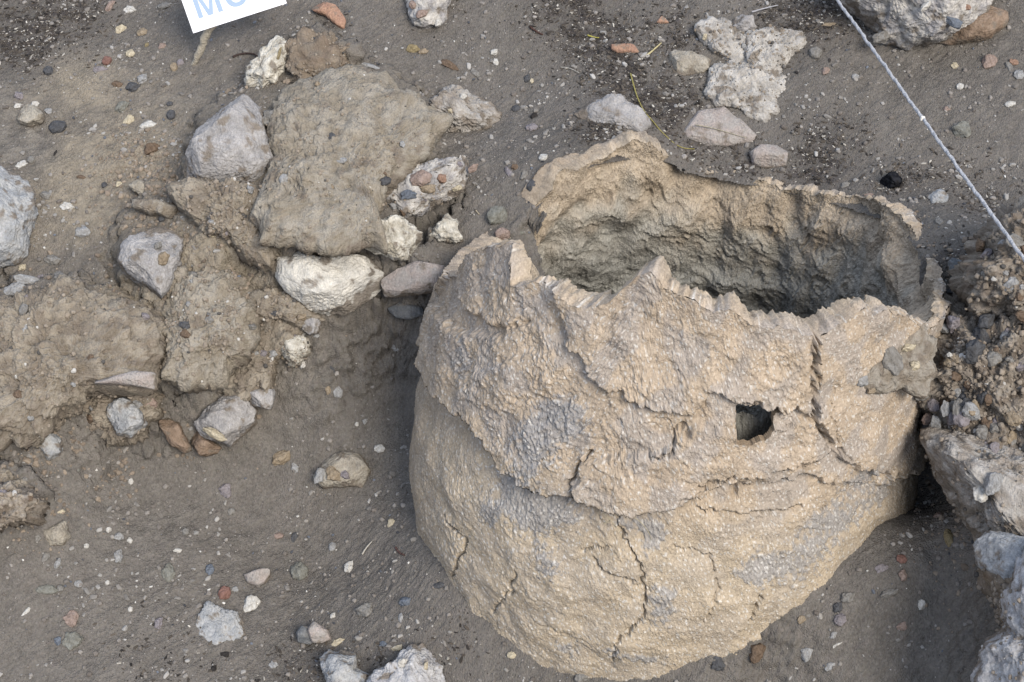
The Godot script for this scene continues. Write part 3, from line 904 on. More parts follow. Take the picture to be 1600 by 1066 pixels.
func stone(called: String, category: String, label: String, at: Vector3, right: Vector3, up: Vector3, outline: PackedVector2Array, thick: float, look: Array, n: int, mat: Material, group := "") -> MeshInstance3D:
	var z := right.cross(up)
	var seed_ := int(absf(at.x * 7919.0) + absf(at.z * 104729.0)) % 100000
	var mesh := stone_mesh(outline, thick, look[2], look[3], look[4], n, seed_, look[0], look[1], look[5], look[6], look[7], false, look[8] if look.size() > 8 else 0.62)
	var o := put(called, mesh, mat)
	o.transform = Transform3D(Basis(right, up, z), at)
	tag(o, label, category, group)
	return o

# ---------------------------------------------------------------- small pebbles
var pebble_meshes: Array[ArrayMesh] = []
var shade := {}
var pebble_mats := {}

func make_pebble_meshes() -> void:
	for k in 14:
		rng.seed = 900 + k
		var outline := PackedVector2Array()
		var corners := 5 + k % 4
		for q in corners:
			var a := (q + rng.randf_range(-0.25, 0.25)) * TAU_ / corners
			outline.append(Vector2.from_angle(a) * rng.randf_range(0.66, 1.08))
		if k < 4:
			outline = PackedVector2Array()
			for q in 9: outline.append(Vector2.from_angle((q + rng.randf_range(-0.3, 0.3)) * TAU_ / 9) * rng.randf_range(0.84, 1.04))
		var white := Color(1, 1, 1)
		pebble_meshes.append(stone_mesh(outline, 0.8, 4 if k < 4 else 9, 0.07 if k < 4 else 0.17, 0.9, 9, 300 + k, white, Color(0.74, 0.72, 0.69), 0.0))

func pebble_mat(key: String) -> StandardMaterial3D:
	if not pebble_mats.has(key):
		var m: StandardMaterial3D = shade["stone"].duplicate()
		m.uv1_world_triplanar = true
		m.albedo_color = (PALETTE[key] as Color).lerp(Color(0.17, 0.148, 0.125), 0.15).linear_to_srgb()
		pebble_mats[key] = m
	return pebble_mats[key]

const PALETTE := {
	"grey": Color(0.25, 0.24, 0.225), "dark": Color(0.085, 0.09, 0.10), "white": Color(0.62, 0.60, 0.56), "red": Color(0.24, 0.13, 0.108),
	"terra": Color(0.33, 0.21, 0.155), "pink": Color(0.33, 0.25, 0.215), "tan": Color(0.33, 0.265, 0.19), "cream": Color(0.56, 0.49, 0.36),
	"blue": Color(0.15, 0.175, 0.215), "black": Color(0.02, 0.02, 0.022), "pale": Color(0.35, 0.35, 0.35), "brown": Color(0.17, 0.12, 0.085),
	"green": Color(0.225, 0.225, 0.20), "violet": Color(0.27, 0.245, 0.26), "ochre": Color(0.29, 0.235, 0.135),
}

# x, z in plan; half length and half width; turn; how tall against its width; raised above the soil
func pebble(called: String, label: String, x: float, z: float, a: float, b: float, turn: float, tall: float, key: String, on := -9.0, group := "") -> void:
	var k := absi(hash(label)) % 14
	if called == "rounded_pebble": k = k % 4
	elif k < 4: k += 4
	var o := put(called, pebble_meshes[k], pebble_mat(key))
	var y := ground_at(x, z) if on < -8.0 else on
	var e := 0.012
	var up := Vector3(ground_at(x - e, z) - ground_at(x + e, z), 2.0 * e, ground_at(x, z - e) - ground_at(x, z + e)).normalized()
	up = (up + Vector3(0, 0.3, 0.3)).normalized()
	var right := Vector3(1, 0, 0)
	right = (right - up * right.dot(up)).normalized()
	var fwd := up.cross(right)
	var bs := Basis(right, fwd, up)
	bs = bs * Basis(Vector3(0, 0, 1), turn)
	o.transform = Transform3D(bs * Basis.from_scale(Vector3(a, b, minf(a, b) * tall) * 1.08), Vector3(x, y, z) + up * minf(a, b) * tall * 0.32)
	tag(o, label, "stone" if called != "pottery_sherd" else "sherd", group)

# ---------------------------------------------------------------- scattered grit, too small and too many to count
func scatter(called: String, label: String, mesh: Mesh, mat: Material, count: int, seed_: int, lo: float, hi: float, where: Callable, tint_a: Color, tint_b: Color, flat := 0.8, long := 1.0) -> void:
	var mm := MultiMesh.new()
	mm.transform_format = MultiMesh.TRANSFORM_3D
	mm.use_colors = true
	mm.mesh = mesh
	rng.seed = seed_
	var ts: Array[Transform3D] = []
	var cs: Array[Color] = []
	var tries := 0
	var inv := jar_basis.inverse()
	while ts.size() < count and tries < count * 40:
		tries += 1
		var x := rng.randf_range(X0 + 0.02, X1 - 0.02)
		var z := rng.randf_range(Z0 + 0.02, Z1 - 0.02)
		var r := rng.randf()
		if r > where.call(x, z): continue
		var y := ground_at(x, z)
		var q := inv * Vector3(x, y, z)
		if q.y > -0.46 and Vector2(q.x, q.z).length() < profile(q.y) + (0.004 if q.y < along(RIM, atan2(q.x, q.z)) else -0.03): continue
		var s := lo * pow(hi / lo, pow(rng.randf(), 2.2))
		var b := Basis.from_euler(Vector3(rng.randf_range(-0.5, 0.5), rng.randf() * TAU_, rng.randf_range(-0.5, 0.5)))
		b = b * Basis.from_scale(Vector3(s * rng.randf_range(0.8, 1.2) * long, s * flat, s * rng.randf_range(0.7, 1.1)))
		ts.append(Transform3D(b, Vector3(x, y + s * flat * 0.12, z)))
		cs.append(tint_a.lerp(tint_b, rng.randf()) * rng.randf_range(0.75, 1.2))
	mm.instance_count = ts.size()
	for k in ts.size():
		mm.set_instance_transform(k, ts[k])
		mm.set_instance_color(k, cs[k])
	var o := MultiMeshInstance3D.new()
	o.name = numbered(called)
	o.multimesh = mm
	o.material_override = mat
	add_child(o, true)
	tag(o, label, "", "", "stuff")

func tube(points: PackedVector3Array, radii: PackedFloat32Array, sides: int, col: Color, twist := 0.0) -> ArrayMesh:
	var v := PackedVector3Array()
	var c := PackedColorArray()
	var idx := PackedInt32Array()
	var n := points.size()
	for k in n:
		var d := (points[mini(k + 1, n - 1)] - points[maxi(k - 1, 0)]).normalized()
		var u := d.cross(Vector3(0.3, 0.9, 0.1)).normalized()
		var w := u.cross(d)
		for s in sides:
			var a := s * TAU_ / sides
			var r := radii[k] * (1.0 + (0.14 * cos(2.0 * a + twist * k) if twist != 0.0 else 0.0))
			v.append(points[k] + (u * cos(a) + w * sin(a)) * r)
			c.append(col)
	for k in n - 1:
		for s in sides:
			var a := k * sides + s
			var b := k * sides + (s + 1) % sides
			idx.append_array([a, b, a + sides, b, b + sides, a + sides])
	for e in [0, n - 1]:
		var m := v.size()
		v.append(points[e])
		c.append(col)
		for s in sides:
			var a: int = e * sides + s
			var b: int = e * sides + (s + 1) % sides
			if e == 0: idx.append_array([m, b, a])
			else: idx.append_array([m, a, b])
	return smoothed(v, c, idx)

func flat_mat(col: Color, rough := 0.8) -> StandardMaterial3D:
	var m := StandardMaterial3D.new()
	m.albedo_color = col.linear_to_srgb()
	m.roughness = rough
	m.metallic_specular = 0.3
	return m

func inclusion(holder: MeshInstance3D, x: float, y: float, a: float, b: float, turn: float, key: String) -> void:
	# a pebble set in the front of a stone: down onto its surface
	var vs: PackedVector3Array = holder.mesh.surface_get_arrays(0)[Mesh.ARRAY_VERTEX]
	var z := 0.0
	for p in vs:
		if Vector2(p.x - x, p.y - y).length_squared() < a * a * 0.5: z = maxf(z, p.z)
	var o := put("pebble", pebble_meshes[(absi(hash(Vector2(x, y))) % 10) + 4], pebble_mat(key), holder)
	var s := minf(a, b)
	o.transform = Transform3D(Basis(Vector3(0, 0, 1), turn) * Basis.from_scale(Vector3(a, b, s * 0.75)), Vector3(x, y, z - s * 0.12))

# loose bits stuck to a lump: a few as pebbles of their own, the finest as one mass
func encrust(holder: MeshInstance3D, seed_: int, singles: int, fine: int, lo: float, hi: float, keys: Array, big := 2.0) -> void:
	var arr := holder.mesh.surface_get_arrays(0)
	var vs: PackedVector3Array = arr[Mesh.ARRAY_VERTEX]
	var ns: PackedVector3Array = arr[Mesh.ARRAY_NORMAL]
	rng.seed = seed_
	for k in singles:
		var q := rng.randi() % vs.size()
		if ns[q].z < 0.1: continue
		var o := put("pebble", pebble_meshes[4 + rng.randi() % 10], pebble_mat(keys[rng.randi() % keys.size()]), holder)
		var s := rng.randf_range(hi * 0.8, hi * big)
		var bs := Basis(Quaternion(Vector3(0, 0, 1), ns[q])) * Basis(Vector3(0, 0, 1), rng.randf() * TAU_)
		o.transform = Transform3D(bs * Basis.from_scale(Vector3(s * rng.randf_range(0.9, 1.5), s, s * 0.75)), vs[q] + ns[q] * s * 0.1)
	var mm := MultiMesh.new()
	mm.transform_format = MultiMesh.TRANSFORM_3D
	mm.use_colors = true
	mm.mesh = shade["crumb"]
	mm.instance_count = fine
	for k in fine:
		var q := rng.randi() % vs.size()
		var s := lo * pow(hi / lo, pow(rng.randf(), 1.8))
		var b := Basis.from_euler(Vector3(rng.randf() * 6.0, rng.randf() * 6.0, rng.randf() * 6.0)) * Basis.from_scale(Vector3(s, s * rng.randf_range(0.6, 1.0), s * rng.randf_range(0.8, 1.3)))
		mm.set_instance_transform(k, Transform3D(b, vs[q] + ns[q] * s * 0.2))
		var g := rng.randf()
		var col := Color(0.165, 0.135, 0.105).lerp(Color(0.25, 0.21, 0.168), rng.randf())
		if g > 0.965: col = Color(0.40, 0.38, 0.35)
		elif g < 0.08: col = Color(0.07, 0.065, 0.06)
		mm.set_instance_color(k, col)
	var o := MultiMeshInstance3D.new()
	o.name = "grit"
	o.multimesh = mm
	o.material_override = shade["grit"]
	holder.add_child(o, true)
	o.set_meta("kind", "stuff")

func make_card(at: Vector3, right: Vector3, up: Vector3, w: float, h: float) -> void:
	var t := thing("name_card", "white card with pale blue letters standing on a wooden stake", "sign")
	t.transform = Transform3D(Basis(right, up, right.cross(up)), at)
	var b := BoxMesh.new()
	b.size = Vector3(w, h, 0.0016)
	var o := put("board", b, flat_mat(Color(0.72, 0.71, 0.74), 0.5), t)
	o.position = Vector3(w / 2, h / 2, 0)
	var tm := TextMesh.new()
	var f := SystemFont.new()
	f.font_names = PackedStringArray(["Droid Sans"])
	f.font_weight = 700
	tm.font = f
	tm.text = "MO"
	tm.font_size = 96
	tm.pixel_size = 0.00062
	tm.depth = 0.0006
	tm.horizontal_alignment = HORIZONTAL_ALIGNMENT_LEFT
	tm.vertical_alignment = VERTICAL_ALIGNMENT_BOTTOM
	var l := put("lettering", tm, flat_mat(Color(0.25, 0.32, 0.42), 0.6), t)
	l.position = Vector3(0.012, 0.006, 0.0011)

func make_stake(a: Vector3, b: Vector3) -> void:
	var pts := PackedVector3Array()
	var r := PackedFloat32Array()
	for k in 15:
		var f := k / 14.0
		pts.append(a.lerp(b, f) + Vector3(n_mid.get_noise_2d(f * 0.3, 1.0), n_mid.get_noise_2d(f * 0.3, 4.0), 0) * 0.003)
		r.append(lerpf(0.0025, 0.0074, sm(0.0, 0.35, f)) * (1.0 + 0.15 * n_fine.get_noise_2d(f * 0.2, 2.0)))
	var o := put("wooden_stake", tube(pts, r, 12, Color(0.40, 0.36, 0.29)), shade["stone"])
	tag(o, "pale weathered pointed wooden stake carrying the card", "stake")

func make_string(a: Vector3, b: Vector3, knot: float) -> void:
	var pts := PackedVector3Array()
	var r := PackedFloat32Array()
	var n := 900
	for k in n:
		var f := k / (n - 1.0)
		pts.append(a.lerp(b, f) + Vector3(n_mid.get_noise_2d(f * 3.0, 11.0), n_mid.get_noise_2d(f * 3.0, 15.0), 0) * 0.0012)
		r.append(0.0026 * (1.0 + 0.12 * n_fine.get_noise_2d(f * 1.4, 8.0)))
	var o := put("string", tube(pts, r, 10, Color(0.42, 0.42, 0.435), 0.9), shade["stone"])
	tag(o, "taut pale twisted string with one knot, crossing above the soil", "string")
	var kn := put("knot", pebble_meshes[1], flat_mat(Color(0.56, 0.52, 0.46), 0.9), o)
	kn.transform = Transform3D(Basis.from_scale(Vector3(0.0044, 0.0044, 0.005)), a.lerp(b, knot))

func stem(called: String, category: String, label: String, points: PackedVector3Array, radius: float, col: Color) -> void:
	var curve := Curve3D.new()
	var n := points.size()
	for k in n:
		var d := (points[mini(k + 1, n - 1)] - points[maxi(k - 1, 0)]) * 0.22
		curve.add_point(points[k], -d, d)
	curve.bake_interval = 0.003
	var pts := curve.get_baked_points()
	var r := PackedFloat32Array()
	for k in pts.size(): r.append(radius * (1.0 - 0.45 * k / pts.size()))
	var o := put(called, tube(pts, r, 7, col), shade["stone"])
	tag(o, label, category)

func _ready() -> void:
	# camera, sky, sun, exposure
	var cam := Camera3D.new()
	cam.name = "camera"
	cam.fov = 23.17
	cam.near = 0.05
	cam.far = 200.0
	cam.position = Vector3(-0.26, 1.7821, 1.894)
	cam.rotation_degrees = Vector3(-42, 0, 0)
	add_child(cam)
	cam.make_current()
	var sky_mat := ProceduralSkyMaterial.new()
	sky_mat.sky_top_color = Color(0.64, 0.70, 0.80)
	sky_mat.sky_horizon_color = Color(0.72, 0.72, 0.72)
	sky_mat.ground_bottom_color = Color(0.30, 0.27, 0.24)
	sky_mat.ground_horizon_color = Color(0.45, 0.42, 0.38)
	var sky := Sky.new()
	sky.sky_material = sky_mat
	var env := Environment.new()
	env.background_mode = Environment.BG_SKY
	env.sky = sky
	env.background_energy_multiplier = 0.8
	env.tonemap_mode = Environment.TONE_MAPPER_LINEAR
	env.tonemap_exposure = 3.1
	env.sdfgi_enabled = true
	env.ssao_enabled = true
	env.ssil_enabled = true
	var we := WorldEnvironment.new()
	we.name = "world"
	we.environment = env
	add_child(we)
	var sun := DirectionalLight3D.new()
	sun.name = "sun"
	sun.light_color = Color(1.0, 0.975, 0.94)
	sun.light_energy = 0.5
	sun.light_angular_distance = 26
	sun.shadow_enabled = true
	sun.look_at_from_position(Vector3(0.75, 1.35, 1.25), Vector3.ZERO)
	add_child(sun)

	n_low = noise(1, 3.2, 3)
	n_mid = noise(2, 24.0, 4)
	n_fine = noise(3, 120.0, 3)
	n_grain = noise(6, 300.0, 2)
	n_cell = cells(4, 26.0)
	n_cell2 = cells(5, 62.0)

	var mottled := tex(11, 0.02, 5, 0.80, 1.0)
	var speckle := tex(12, 0.09, 4, 0.74, 1.0)
	var relief := tex(13, 0.06, 5, 0.0, 1.0, 1024)
	var relief2 := tex(14, 0.05, 4, 0.0, 1.0, 512)
	shade["soil"] = earth(0.95, 0.26, 4.5, speckle, relief)
	shade["stone"] = earth(0.90, 0.22, 5.5, speckle, relief2)
	shade["clay"] = earth(1.0, 0.13, 4.6, speckle, relief)
	shade["clay_in"] = earth(0.96, 0.22, 4.0, speckle, relief)

	var grit_mat := StandardMaterial3D.new()
	grit_mat.vertex_color_use_as_albedo = true
	grit_mat.roughness = 0.9
	grit_mat.metallic_specular = 0.25
	var crumb := stone_mesh(PackedVector2Array([Vector2(1, 0.1), Vector2(0.5, 0.8), Vector2(-0.4, 0.9), Vector2(-1, 0.1), Vector2(-0.6, -0.8), Vector2(0.5, -0.9)]), 0.9, 5, 0.12, 1.1, 3, 77, Color.WHITE, Color(0.85, 0.85, 0.85), 0.0, 0.0, 0.0, true)
	var chip := stone_mesh(PackedVector2Array([Vector2(1, 0.2), Vector2(0.2, 0.8), Vector2(-0.9, 0.5), Vector2(-0.7, -0.6), Vector2(0.4, -0.8)]), 0.6, 6, 0.06, 1.1, 3, 78, Color.WHITE, Color(0.85, 0.85, 0.85), 0.0, 0.0, 0.0, true)
	shade["grit"] = grit_mat
	shade["crumb"] = crumb
	make_ground(shade["soil"])
	make_jar(shade["clay"], shade["clay_in"])
	make_pebble_meshes()

	# stones: colours a and b, facets, roughness in metres, its frequency, soil on it, pebbly, layered
	var pale_lime := [Color(0.60, 0.565, 0.50), Color(0.50, 0.475, 0.43), 8, 0.006, 14.0, 0.12, 0.0, 0.0]
	var crust := [Color(0.58, 0.545, 0.475), Color(0.42, 0.385, 0.32), 2, 0.008, 28.0, 0.1, 0.35, 0.0]
	var grey_stone := [Color(0.29, 0.275, 0.265), Color(0.36, 0.34, 0.325), 7, 0.006, 16.0, 0.2, 0.0, 0.0]
	var blue_stone := [Color(0.30, 0.305, 0.31), Color(0.39, 0.385, 0.375), 5, 0.006, 22.0, 0.12, 0.0, 0.0]
	var dusty := [Color(0.285, 0.255, 0.215), Color(0.225, 0.19, 0.15), 0, 0.007, 22.0, 0.3, 0.3, 0.0, 0.45]
	var slab := [Color(0.36, 0.325, 0.27), Color(0.29, 0.255, 0.205), 4, 0.004, 18.0, 0.2, 0.15, 0.0]
	var brown := [Color(0.20, 0.145, 0.105), Color(0.27, 0.20, 0.15), 6, 0.005, 22.0, 0.2, 0.1, 0.0]
	var terra := [Color(0.38, 0.235, 0.165), Color(0.33, 0.20, 0.145), 1, 0.0012, 25.0, 0.12, 0.0, 0.0]
	var pinkish := [Color(0.35, 0.30, 0.27), Color(0.33, 0.30, 0.275), 3, 0.002, 20.0, 0.12, 0.0, 0.0]
	var slate := [Color(0.13, 0.135, 0.14), Color(0.18, 0.18, 0.18), 3, 0.0015, 20.0, 0.08, 0.0, 0.0]
	var rubble := [Color(0.165, 0.135, 0.108), Color(0.275, 0.24, 0.20), 2, 0.020, 17.0, 0.3, 1.0, 0.0, 0.5]
	var layered := [Color(0.37, 0.345, 0.315), Color(0.27, 0.235, 0.20), 5, 0.010, 16.0, 0.22, 0.35, 0.004]
	var crystal := [Color(0.45, 0.44, 0.435), Color(0.34, 0.33, 0.33), 6, 0.008, 20.0, 0.12, 0.5, 0.0]
	var mixed_rock := [Color(0.48, 0.45, 0.41), Color(0.31, 0.295, 0.29), 7, 0.008, 20.0, 0.12, 0.3, 0.0]
	var plaster := [Color(0.45, 0.42, 0.38), Color(0.33, 0.305, 0.275), 2, 0.009, 18.0, 0.22, 0.25, 0.0, 0.5]
	var charcoal := [Color(0.014, 0.014, 0.016), Color(0.03, 0.03, 0.034), 6, 0.003, 40.0, 0.0, 0.0, 0.0]
	var soilclod := [Color(0.185, 0.145, 0.11), Color(0.225, 0.18, 0.135), 0, 0.010, 16.0, 0.3, 0.8, 0.0]
	var earth_mass := [Color(0.275, 0.238, 0.19), Color(0.205, 0.172, 0.136), 0, 0.018, 12.0, 0.12, 0.5, 0.0, 0.5]
	var earth_pale := [Color(0.30, 0.268, 0.222), Color(0.25, 0.215, 0.168), 0, 0.015, 10.0, 0.12, 0.3, 0.0, 0.5]
	var st: Material = shade["stone"]
	stone("limestone_block", "stone", "chunky cream white stone jutting out over the dark gap, largest white one", Vector3(-0.5544, 0.0568, -0.1634), Vector3(1, 0, 0), Vector3(0, 0.6428, -0.766), PackedVector2Array([Vector2(-0.0876, 0.0098), Vector2(-0.0665, -0.0174), Vector2(-0.0351, -0.0425), Vector2(-0.0039, -0.0612), Vector2(0.0268, -0.0529), Vector2(0.0574, -0.032), Vector2(0.086, -0.0069), Vector2(0.0899, 0.0172), Vector2(0.0669, 0.0382), Vector2(0.0307, 0.0413), Vector2(-0.0158, 0.0382), Vector2(-0.047, 0.0498), Vector2(-0.0862, 0.0392)]), 0.042, pale_lime, 48, st)
	stone("limestone_lump", "stone", "knobbly white stone just above the large cream white block", Vector3(-0.4547, 0.1056, -0.2141), Vector3(1, 0, 0), Vector3(0, 0.5736, -0.8192), PackedVector2Array([Vector2(-0.0376, -0.0176), Vector2(-0.0116, -0.0283), Vector2(0.0142, -0.0304), Vector2(0.0398, -0.0154), Vector2(0.0467, 0.0093), Vector2(0.0133, 0.0309), Vector2(-0.0229, 0.0255), Vector2(-0.0485, 0.0093)]), 0.03, crust, 36, st)
	stone("limestone_lump", "stone", "small knobbly white stone nearest to the jar's left shoulder", Vector3(-0.3662, 0.0929, -0.2524), Vector3(1, 0, 0), Vector3(0, 0.5736, -0.8192), PackedVector2Array([Vector2(-0.009, -0.0127), Vector2(0.0141, -0.0214), Vector2(0.0245, -0.0127), Vector2(0.014, 0.0004), Vector2(0.0159, 0.0168), Vector2(0.0043, 0.0289), Vector2(-0.0092, 0.0114), Vector2(-0.0341, -0.0105)]), 0.018, crust, 18, st)
	var holder3 := stone("conglomerate_slab", "stone", "slab of pebbly rock with pink and orange pebbles set in it", Vector3(-0.4019, 0.1411, -0.3089), Vector3(0.9848, 0, 0.1736), Vector3(0.1368, 0.6157, -0.776), PackedVector2Array([Vector2(-0.0588, -0.0534), Vector2(-0.0304, -0.0633), Vector2(0.0027, -0.0401), Vector2(0.0391, -0.011), Vector2(0.0753, 0.0202), Vector2(0.0867, 0.0521), Vector2(0.076, 0.0674), Vector2(0.0537, 0.0507), Vector2(0.0206, 0.0417), Vector2(-0.0313, 0.0285), Vector2(-0.0553, 0.0083), Vector2(-0.0804, -0.0185)]), 0.034, mixed_rock, 44, st)
	inclusion(holder3, -0.0034, 0.0001, 0.0212, 0.0167, 0.4, "pink")
	inclusion(holder3, 0.0296, 0.0069, 0.0095, 0.01, 0, "terra")
	inclusion(holder3, 0.0124, -0.0134, 0.0148, 0.0089, 0.2, "tan")
	inclusion(holder3, -0.0166, -0.0263, 0.0159, 0.0094, 0.35, "blue")
	inclusion(holder3, 0.0727, 0.0397, 0.0138, 0.0078, 0.6, "pink")
	inclusion(holder3, -0.0425, -0.0453, 0.0074, 0.0067, 0, "pale")
	inclusion(holder3, 0.0537, 0.0019, 0.0095, 0.0056, 0.5, "cream")
	encrust(holder3, 80, 4, 200, 0.001, 0.003, ["grey", "tan", "violet", "brown", "pale", "dark"])
	var holder4 := stone("layered_stone", "stone", "pale stone in layers with dark seams, just above the pebbly slab", Vector3(-0.3502, 0.1496, -0.5079), Vector3(1, 0, 0), Vector3(0, 0.5736, -0.8192), PackedVector2Array([Vector2(-0.0624, -0.0059), Vector2(-0.0313, -0.0234), Vector2(-0.0035, -0.0467), Vector2(0.0185, -0.0351), Vector2(0.0516, -0.0409), Vector2(0.0681, -0.0222), Vector2(0.0714, -0.0035), Vector2(0.0237, 0.0317), Vector2(-0.0208, 0.0435), Vector2(-0.043, 0.0412), Vector2(-0.0706, 0.0259)]), 0.034, layered, 44, st)
	inclusion(holder4, 0.0067, 0.0218, 0.0078, 0.0082, 0, "white")
	inclusion(holder4, -0.015, -0.0108, 0.0045, 0.0053, 0.2, "cream")
	var holder5 := stone("boulder", "stone", "big grey angular stone lodged in the top of the soil bank", Vector3(-0.7147, 0.1883, -0.3558), Vector3(0.9945, 0, -0.1045), Vector3(-0.0886, 0.5299, -0.8434), PackedVector2Array([Vector2(-0.0576, 0.0302), Vector2(-0.0798, -0.0082), Vector2(-0.0892, -0.0391), Vector2(-0.0733, -0.0582), Vector2(-0.0219, -0.0683), Vector2(0.0321, -0.0675), Vector2(0.0704, -0.0317), Vector2(0.078, 0.0156), Vector2(0.0575, 0.0687), Vector2(0.0214, 0.086), Vector2(-0.0215, 0.068)]), 0.055, grey_stone, 52, st)
	inclusion(holder5, 0.064, 0.0463, 0.0236, 0.0192, 0.3, "grey")
	var holder6 := stone("upright_stone", "stone", "narrow cream and orange stone standing on end below the card", Vector3(-0.6795, 0.2175, -0.5492), Vector3(1, 0, 0), Vector3(0, 0.6691, -0.7431), PackedVector2Array([Vector2(-0.0124, 0.0182), Vector2(-0.0352, -0.0021), Vector2(-0.0313, -0.0358), Vector2(-0.0114, -0.0437), Vector2(0.0082, -0.0291), Vector2(0.0297, 0.0024), Vector2(0.0359, 0.0363), Vector2(0.0115, 0.0453)]), 0.03, crust, 32, st)
	inclusion(holder6, 0.0228, 0.0141, 0.0039, 0.0154, -0.2, "ochre")
	var holder7 := stone("shield_stone", "stone", "shield shaped violet grey stone with a point downwards, left of the white block", Vector3(-0.8377, 0.0937, -0.1735), Vector3(0.9903, 0, -0.1392), Vector3(-0.1066, 0.6428, -0.7586), PackedVector2Array([Vector2(-0.0526, -0.0052), Vector2(-0.0394, -0.0315), Vector2(-0.0145, -0.0494), Vector2(0.0083, -0.0681), Vector2(0.0259, -0.0489), Vector2(0.0475, -0.0069), Vector2(0.0517, 0.0326), Vector2(0.0179, 0.0567), Vector2(-0.0289, 0.0419), Vector2(-0.0567, 0.0202)]), 0.04, grey_stone, 44, st)
	inclusion(holder7, 0.0227, -0.0043, 0.0126, 0.0143, 0, "tan")
	inclusion(holder7, 0.0153, 0.0161, 0.0095, 0.0088, 0, "grey")
	stone("pale_blue_boulder", "stone", "pale blue grey boulder cut by the left border of the view", Vector3(-1.1126, 0.0965, -0.2866), Vector3(1, 0, 0), Vector3(0, 0.5736, -0.8192), PackedVector2Array([Vector2(-0.0514, -0.0685), Vector2(0.0025, -0.0881), Vector2(0.0358, -0.0837), Vector2(0.0555, -0.0641), Vector2(0.0573, -0.0268), Vector2(0.0666, 0.0084), Vector2(0.0569, 0.0439), Vector2(0.0336, 0.0751), Vector2(-0.0205, 0.0886), Vector2(-0.0621, 0.0751)]), 0.06, blue_stone, 44, st)
	var holder9 := stone("conglomerate_boulder", "stone", "white speckled boulder hanging over the soil beside the string", Vector3(0.4291, 0.3345, -0.5942), Vector3(1, 0, 0), Vector3(0, 0.7071, -0.7071), PackedVector2Array([Vector2(-0.1466, 0.0652), Vector2(-0.1342, 0.0103), Vector2(-0.1127, -0.0139), Vector2(-0.0719, -0.0467), Vector2(-0.0507, -0.084), Vector2(-0.0129, -0.0894), Vector2(0.0468, -0.0741), Vector2(0.0905, -0.0467), Vector2(0.1213, -0.0161), Vector2(0.1516, 0.0542)]), 0.1, mixed_rock, 64, st)
	inclusion(holder9, -0.0677, -0.0792, 0.0239, 0.0131, 0.2, "grey")
	inclusion(holder9, 0.0378, -0.0696, 0.0171, 0.0096, -0.4, "blue")
	inclusion(holder9, 0.0624, -0.044, 0.0068, 0.006, 0, "terra")
	inclusion(holder9, -0.0103, -0.044, 0.0137, 0.0072, 0.8, "white")
	stone("stone_ledge", "stone", "flat brown stone half hidden behind the white speckled boulder", Vector3(0.5249, 0.2912, -0.5671), Vector3(1, 0, 0), Vector3(0, 0.4695, -0.8829), PackedVector2Array([Vector2(-0.0271, -0.0355), Vector2(0.0226, -0.0256), Vector2(0.0576, -0.0008), Vector2(0.058, 0.0241), Vector2(0.0345, 0.0404), Vector2(-0.0327, 0.0216), Vector2(-0.0698, -0.028)]), 0.03, brown, 18, st)
	stone("flat_stone", "stone", "long flat grey stone half buried behind the jar's back rim", Vector3(-0.0828, 0.1893, -0.4386), Vector3(1, 0, 0), Vector3(0, 0.4067, -0.9135), PackedVector2Array([Vector2(-0.0536, -0.0117), Vector2(-0.0161, -0.0167), Vector2(0.0212, -0.0279), Vector2(0.0557, -0.0539), Vector2(0.0731, -0.0465), Vector2(0.0437, 0.0059), Vector2(0.0069, 0.0387), Vector2(-0.0364, 0.0387), Vector2(-0.0768, 0.0134)]), 0.02, grey_stone, 34, st)
	stone("flat_stone", "stone", "flat pinkish stone with dark cracks half buried behind the jar", Vector3(0.0881, 0.1672, -0.4312), Vector3(1, 0, 0), Vector3(0, 0.4067, -0.9135), PackedVector2Array([Vector2(-0.0522, -0.0279), Vector2(-0.0042, -0.0354), Vector2(0.0608, -0.0267), Vector2(0.0785, -0.0017), Vector2(0.0313, 0.0234), Vector2(0.0107, 0.0449), Vector2(-0.0442, 0.0323), Vector2(-0.0694, -0.0017)]), 0.018, pinkish, 32, st)
	var holder13 := stone("plaster_lump", "plaster", "longest crumbling lump of whitish plaster, lower part of the pale patch", Vector3(0.1434, 0.2042, -0.5037), Vector3(1, 0, 0), Vector3(0, 0.3746, -0.9272), PackedVector2Array([Vector2(-0.0562, -0.0374), Vector2(-0.0238, -0.0399), Vector2(0.0176, -0.0709), Vector2(0.0583, -0.0747), Vector2(0.0437, -0.0361), Vector2(0.0656, -0.0035), Vector2(0.0534, 0.056), Vector2(-0.0176, 0.0654), Vector2(-0.061, 0.0361), Vector2(-0.079, -0.0165)]), 0.014, plaster, 44, st)
	encrust(holder13, 79, 3, 220, 0.001, 0.0035, ["pale", "cream", "pink"])
	var holder14 := stone("plaster_lump", "plaster", "whitish plaster lump forming the right end of the pale patch", Vector3(0.1914, 0.2371, -0.5697), Vector3(1, 0, 0), Vector3(0, 0.4067, -0.9135), PackedVector2Array([Vector2(-0.0502, -0.0171), Vector2(-0.0247, -0.0482), Vector2(0.0249, -0.0431), Vector2(0.0524, -0.0119), Vector2(0.0521, 0.0313), Vector2(-0.0077, 0.0485), Vector2(-0.051, 0.0274)]), 0.014, plaster, 34, st)
	encrust(holder14, 79, 3, 220, 0.001, 0.0035, ["pale", "cream", "pink"])
	var holder15 := stone("plaster_lump", "plaster", "whitish plaster lump with a pink corner, left end of the pale patch", Vector3(0.1135, 0.2371, -0.5936), Vector3(1, 0, 0), Vector3(0, 0.4695, -0.8829), PackedVector2Array([Vector2(-0.0411, -0.0035), Vector2(-0.0182, -0.0387), Vector2(0.012, -0.0537), Vector2(0.046, -0.035), Vector2(0.044, 0.0141), Vector2(0.0109, 0.0434), Vector2(-0.0279, 0.0485), Vector2(-0.0555, 0.0268)]), 0.014, plaster, 22, st)
	encrust(holder15, 79, 3, 220, 0.001, 0.0035, ["pale", "cream", "pink"])
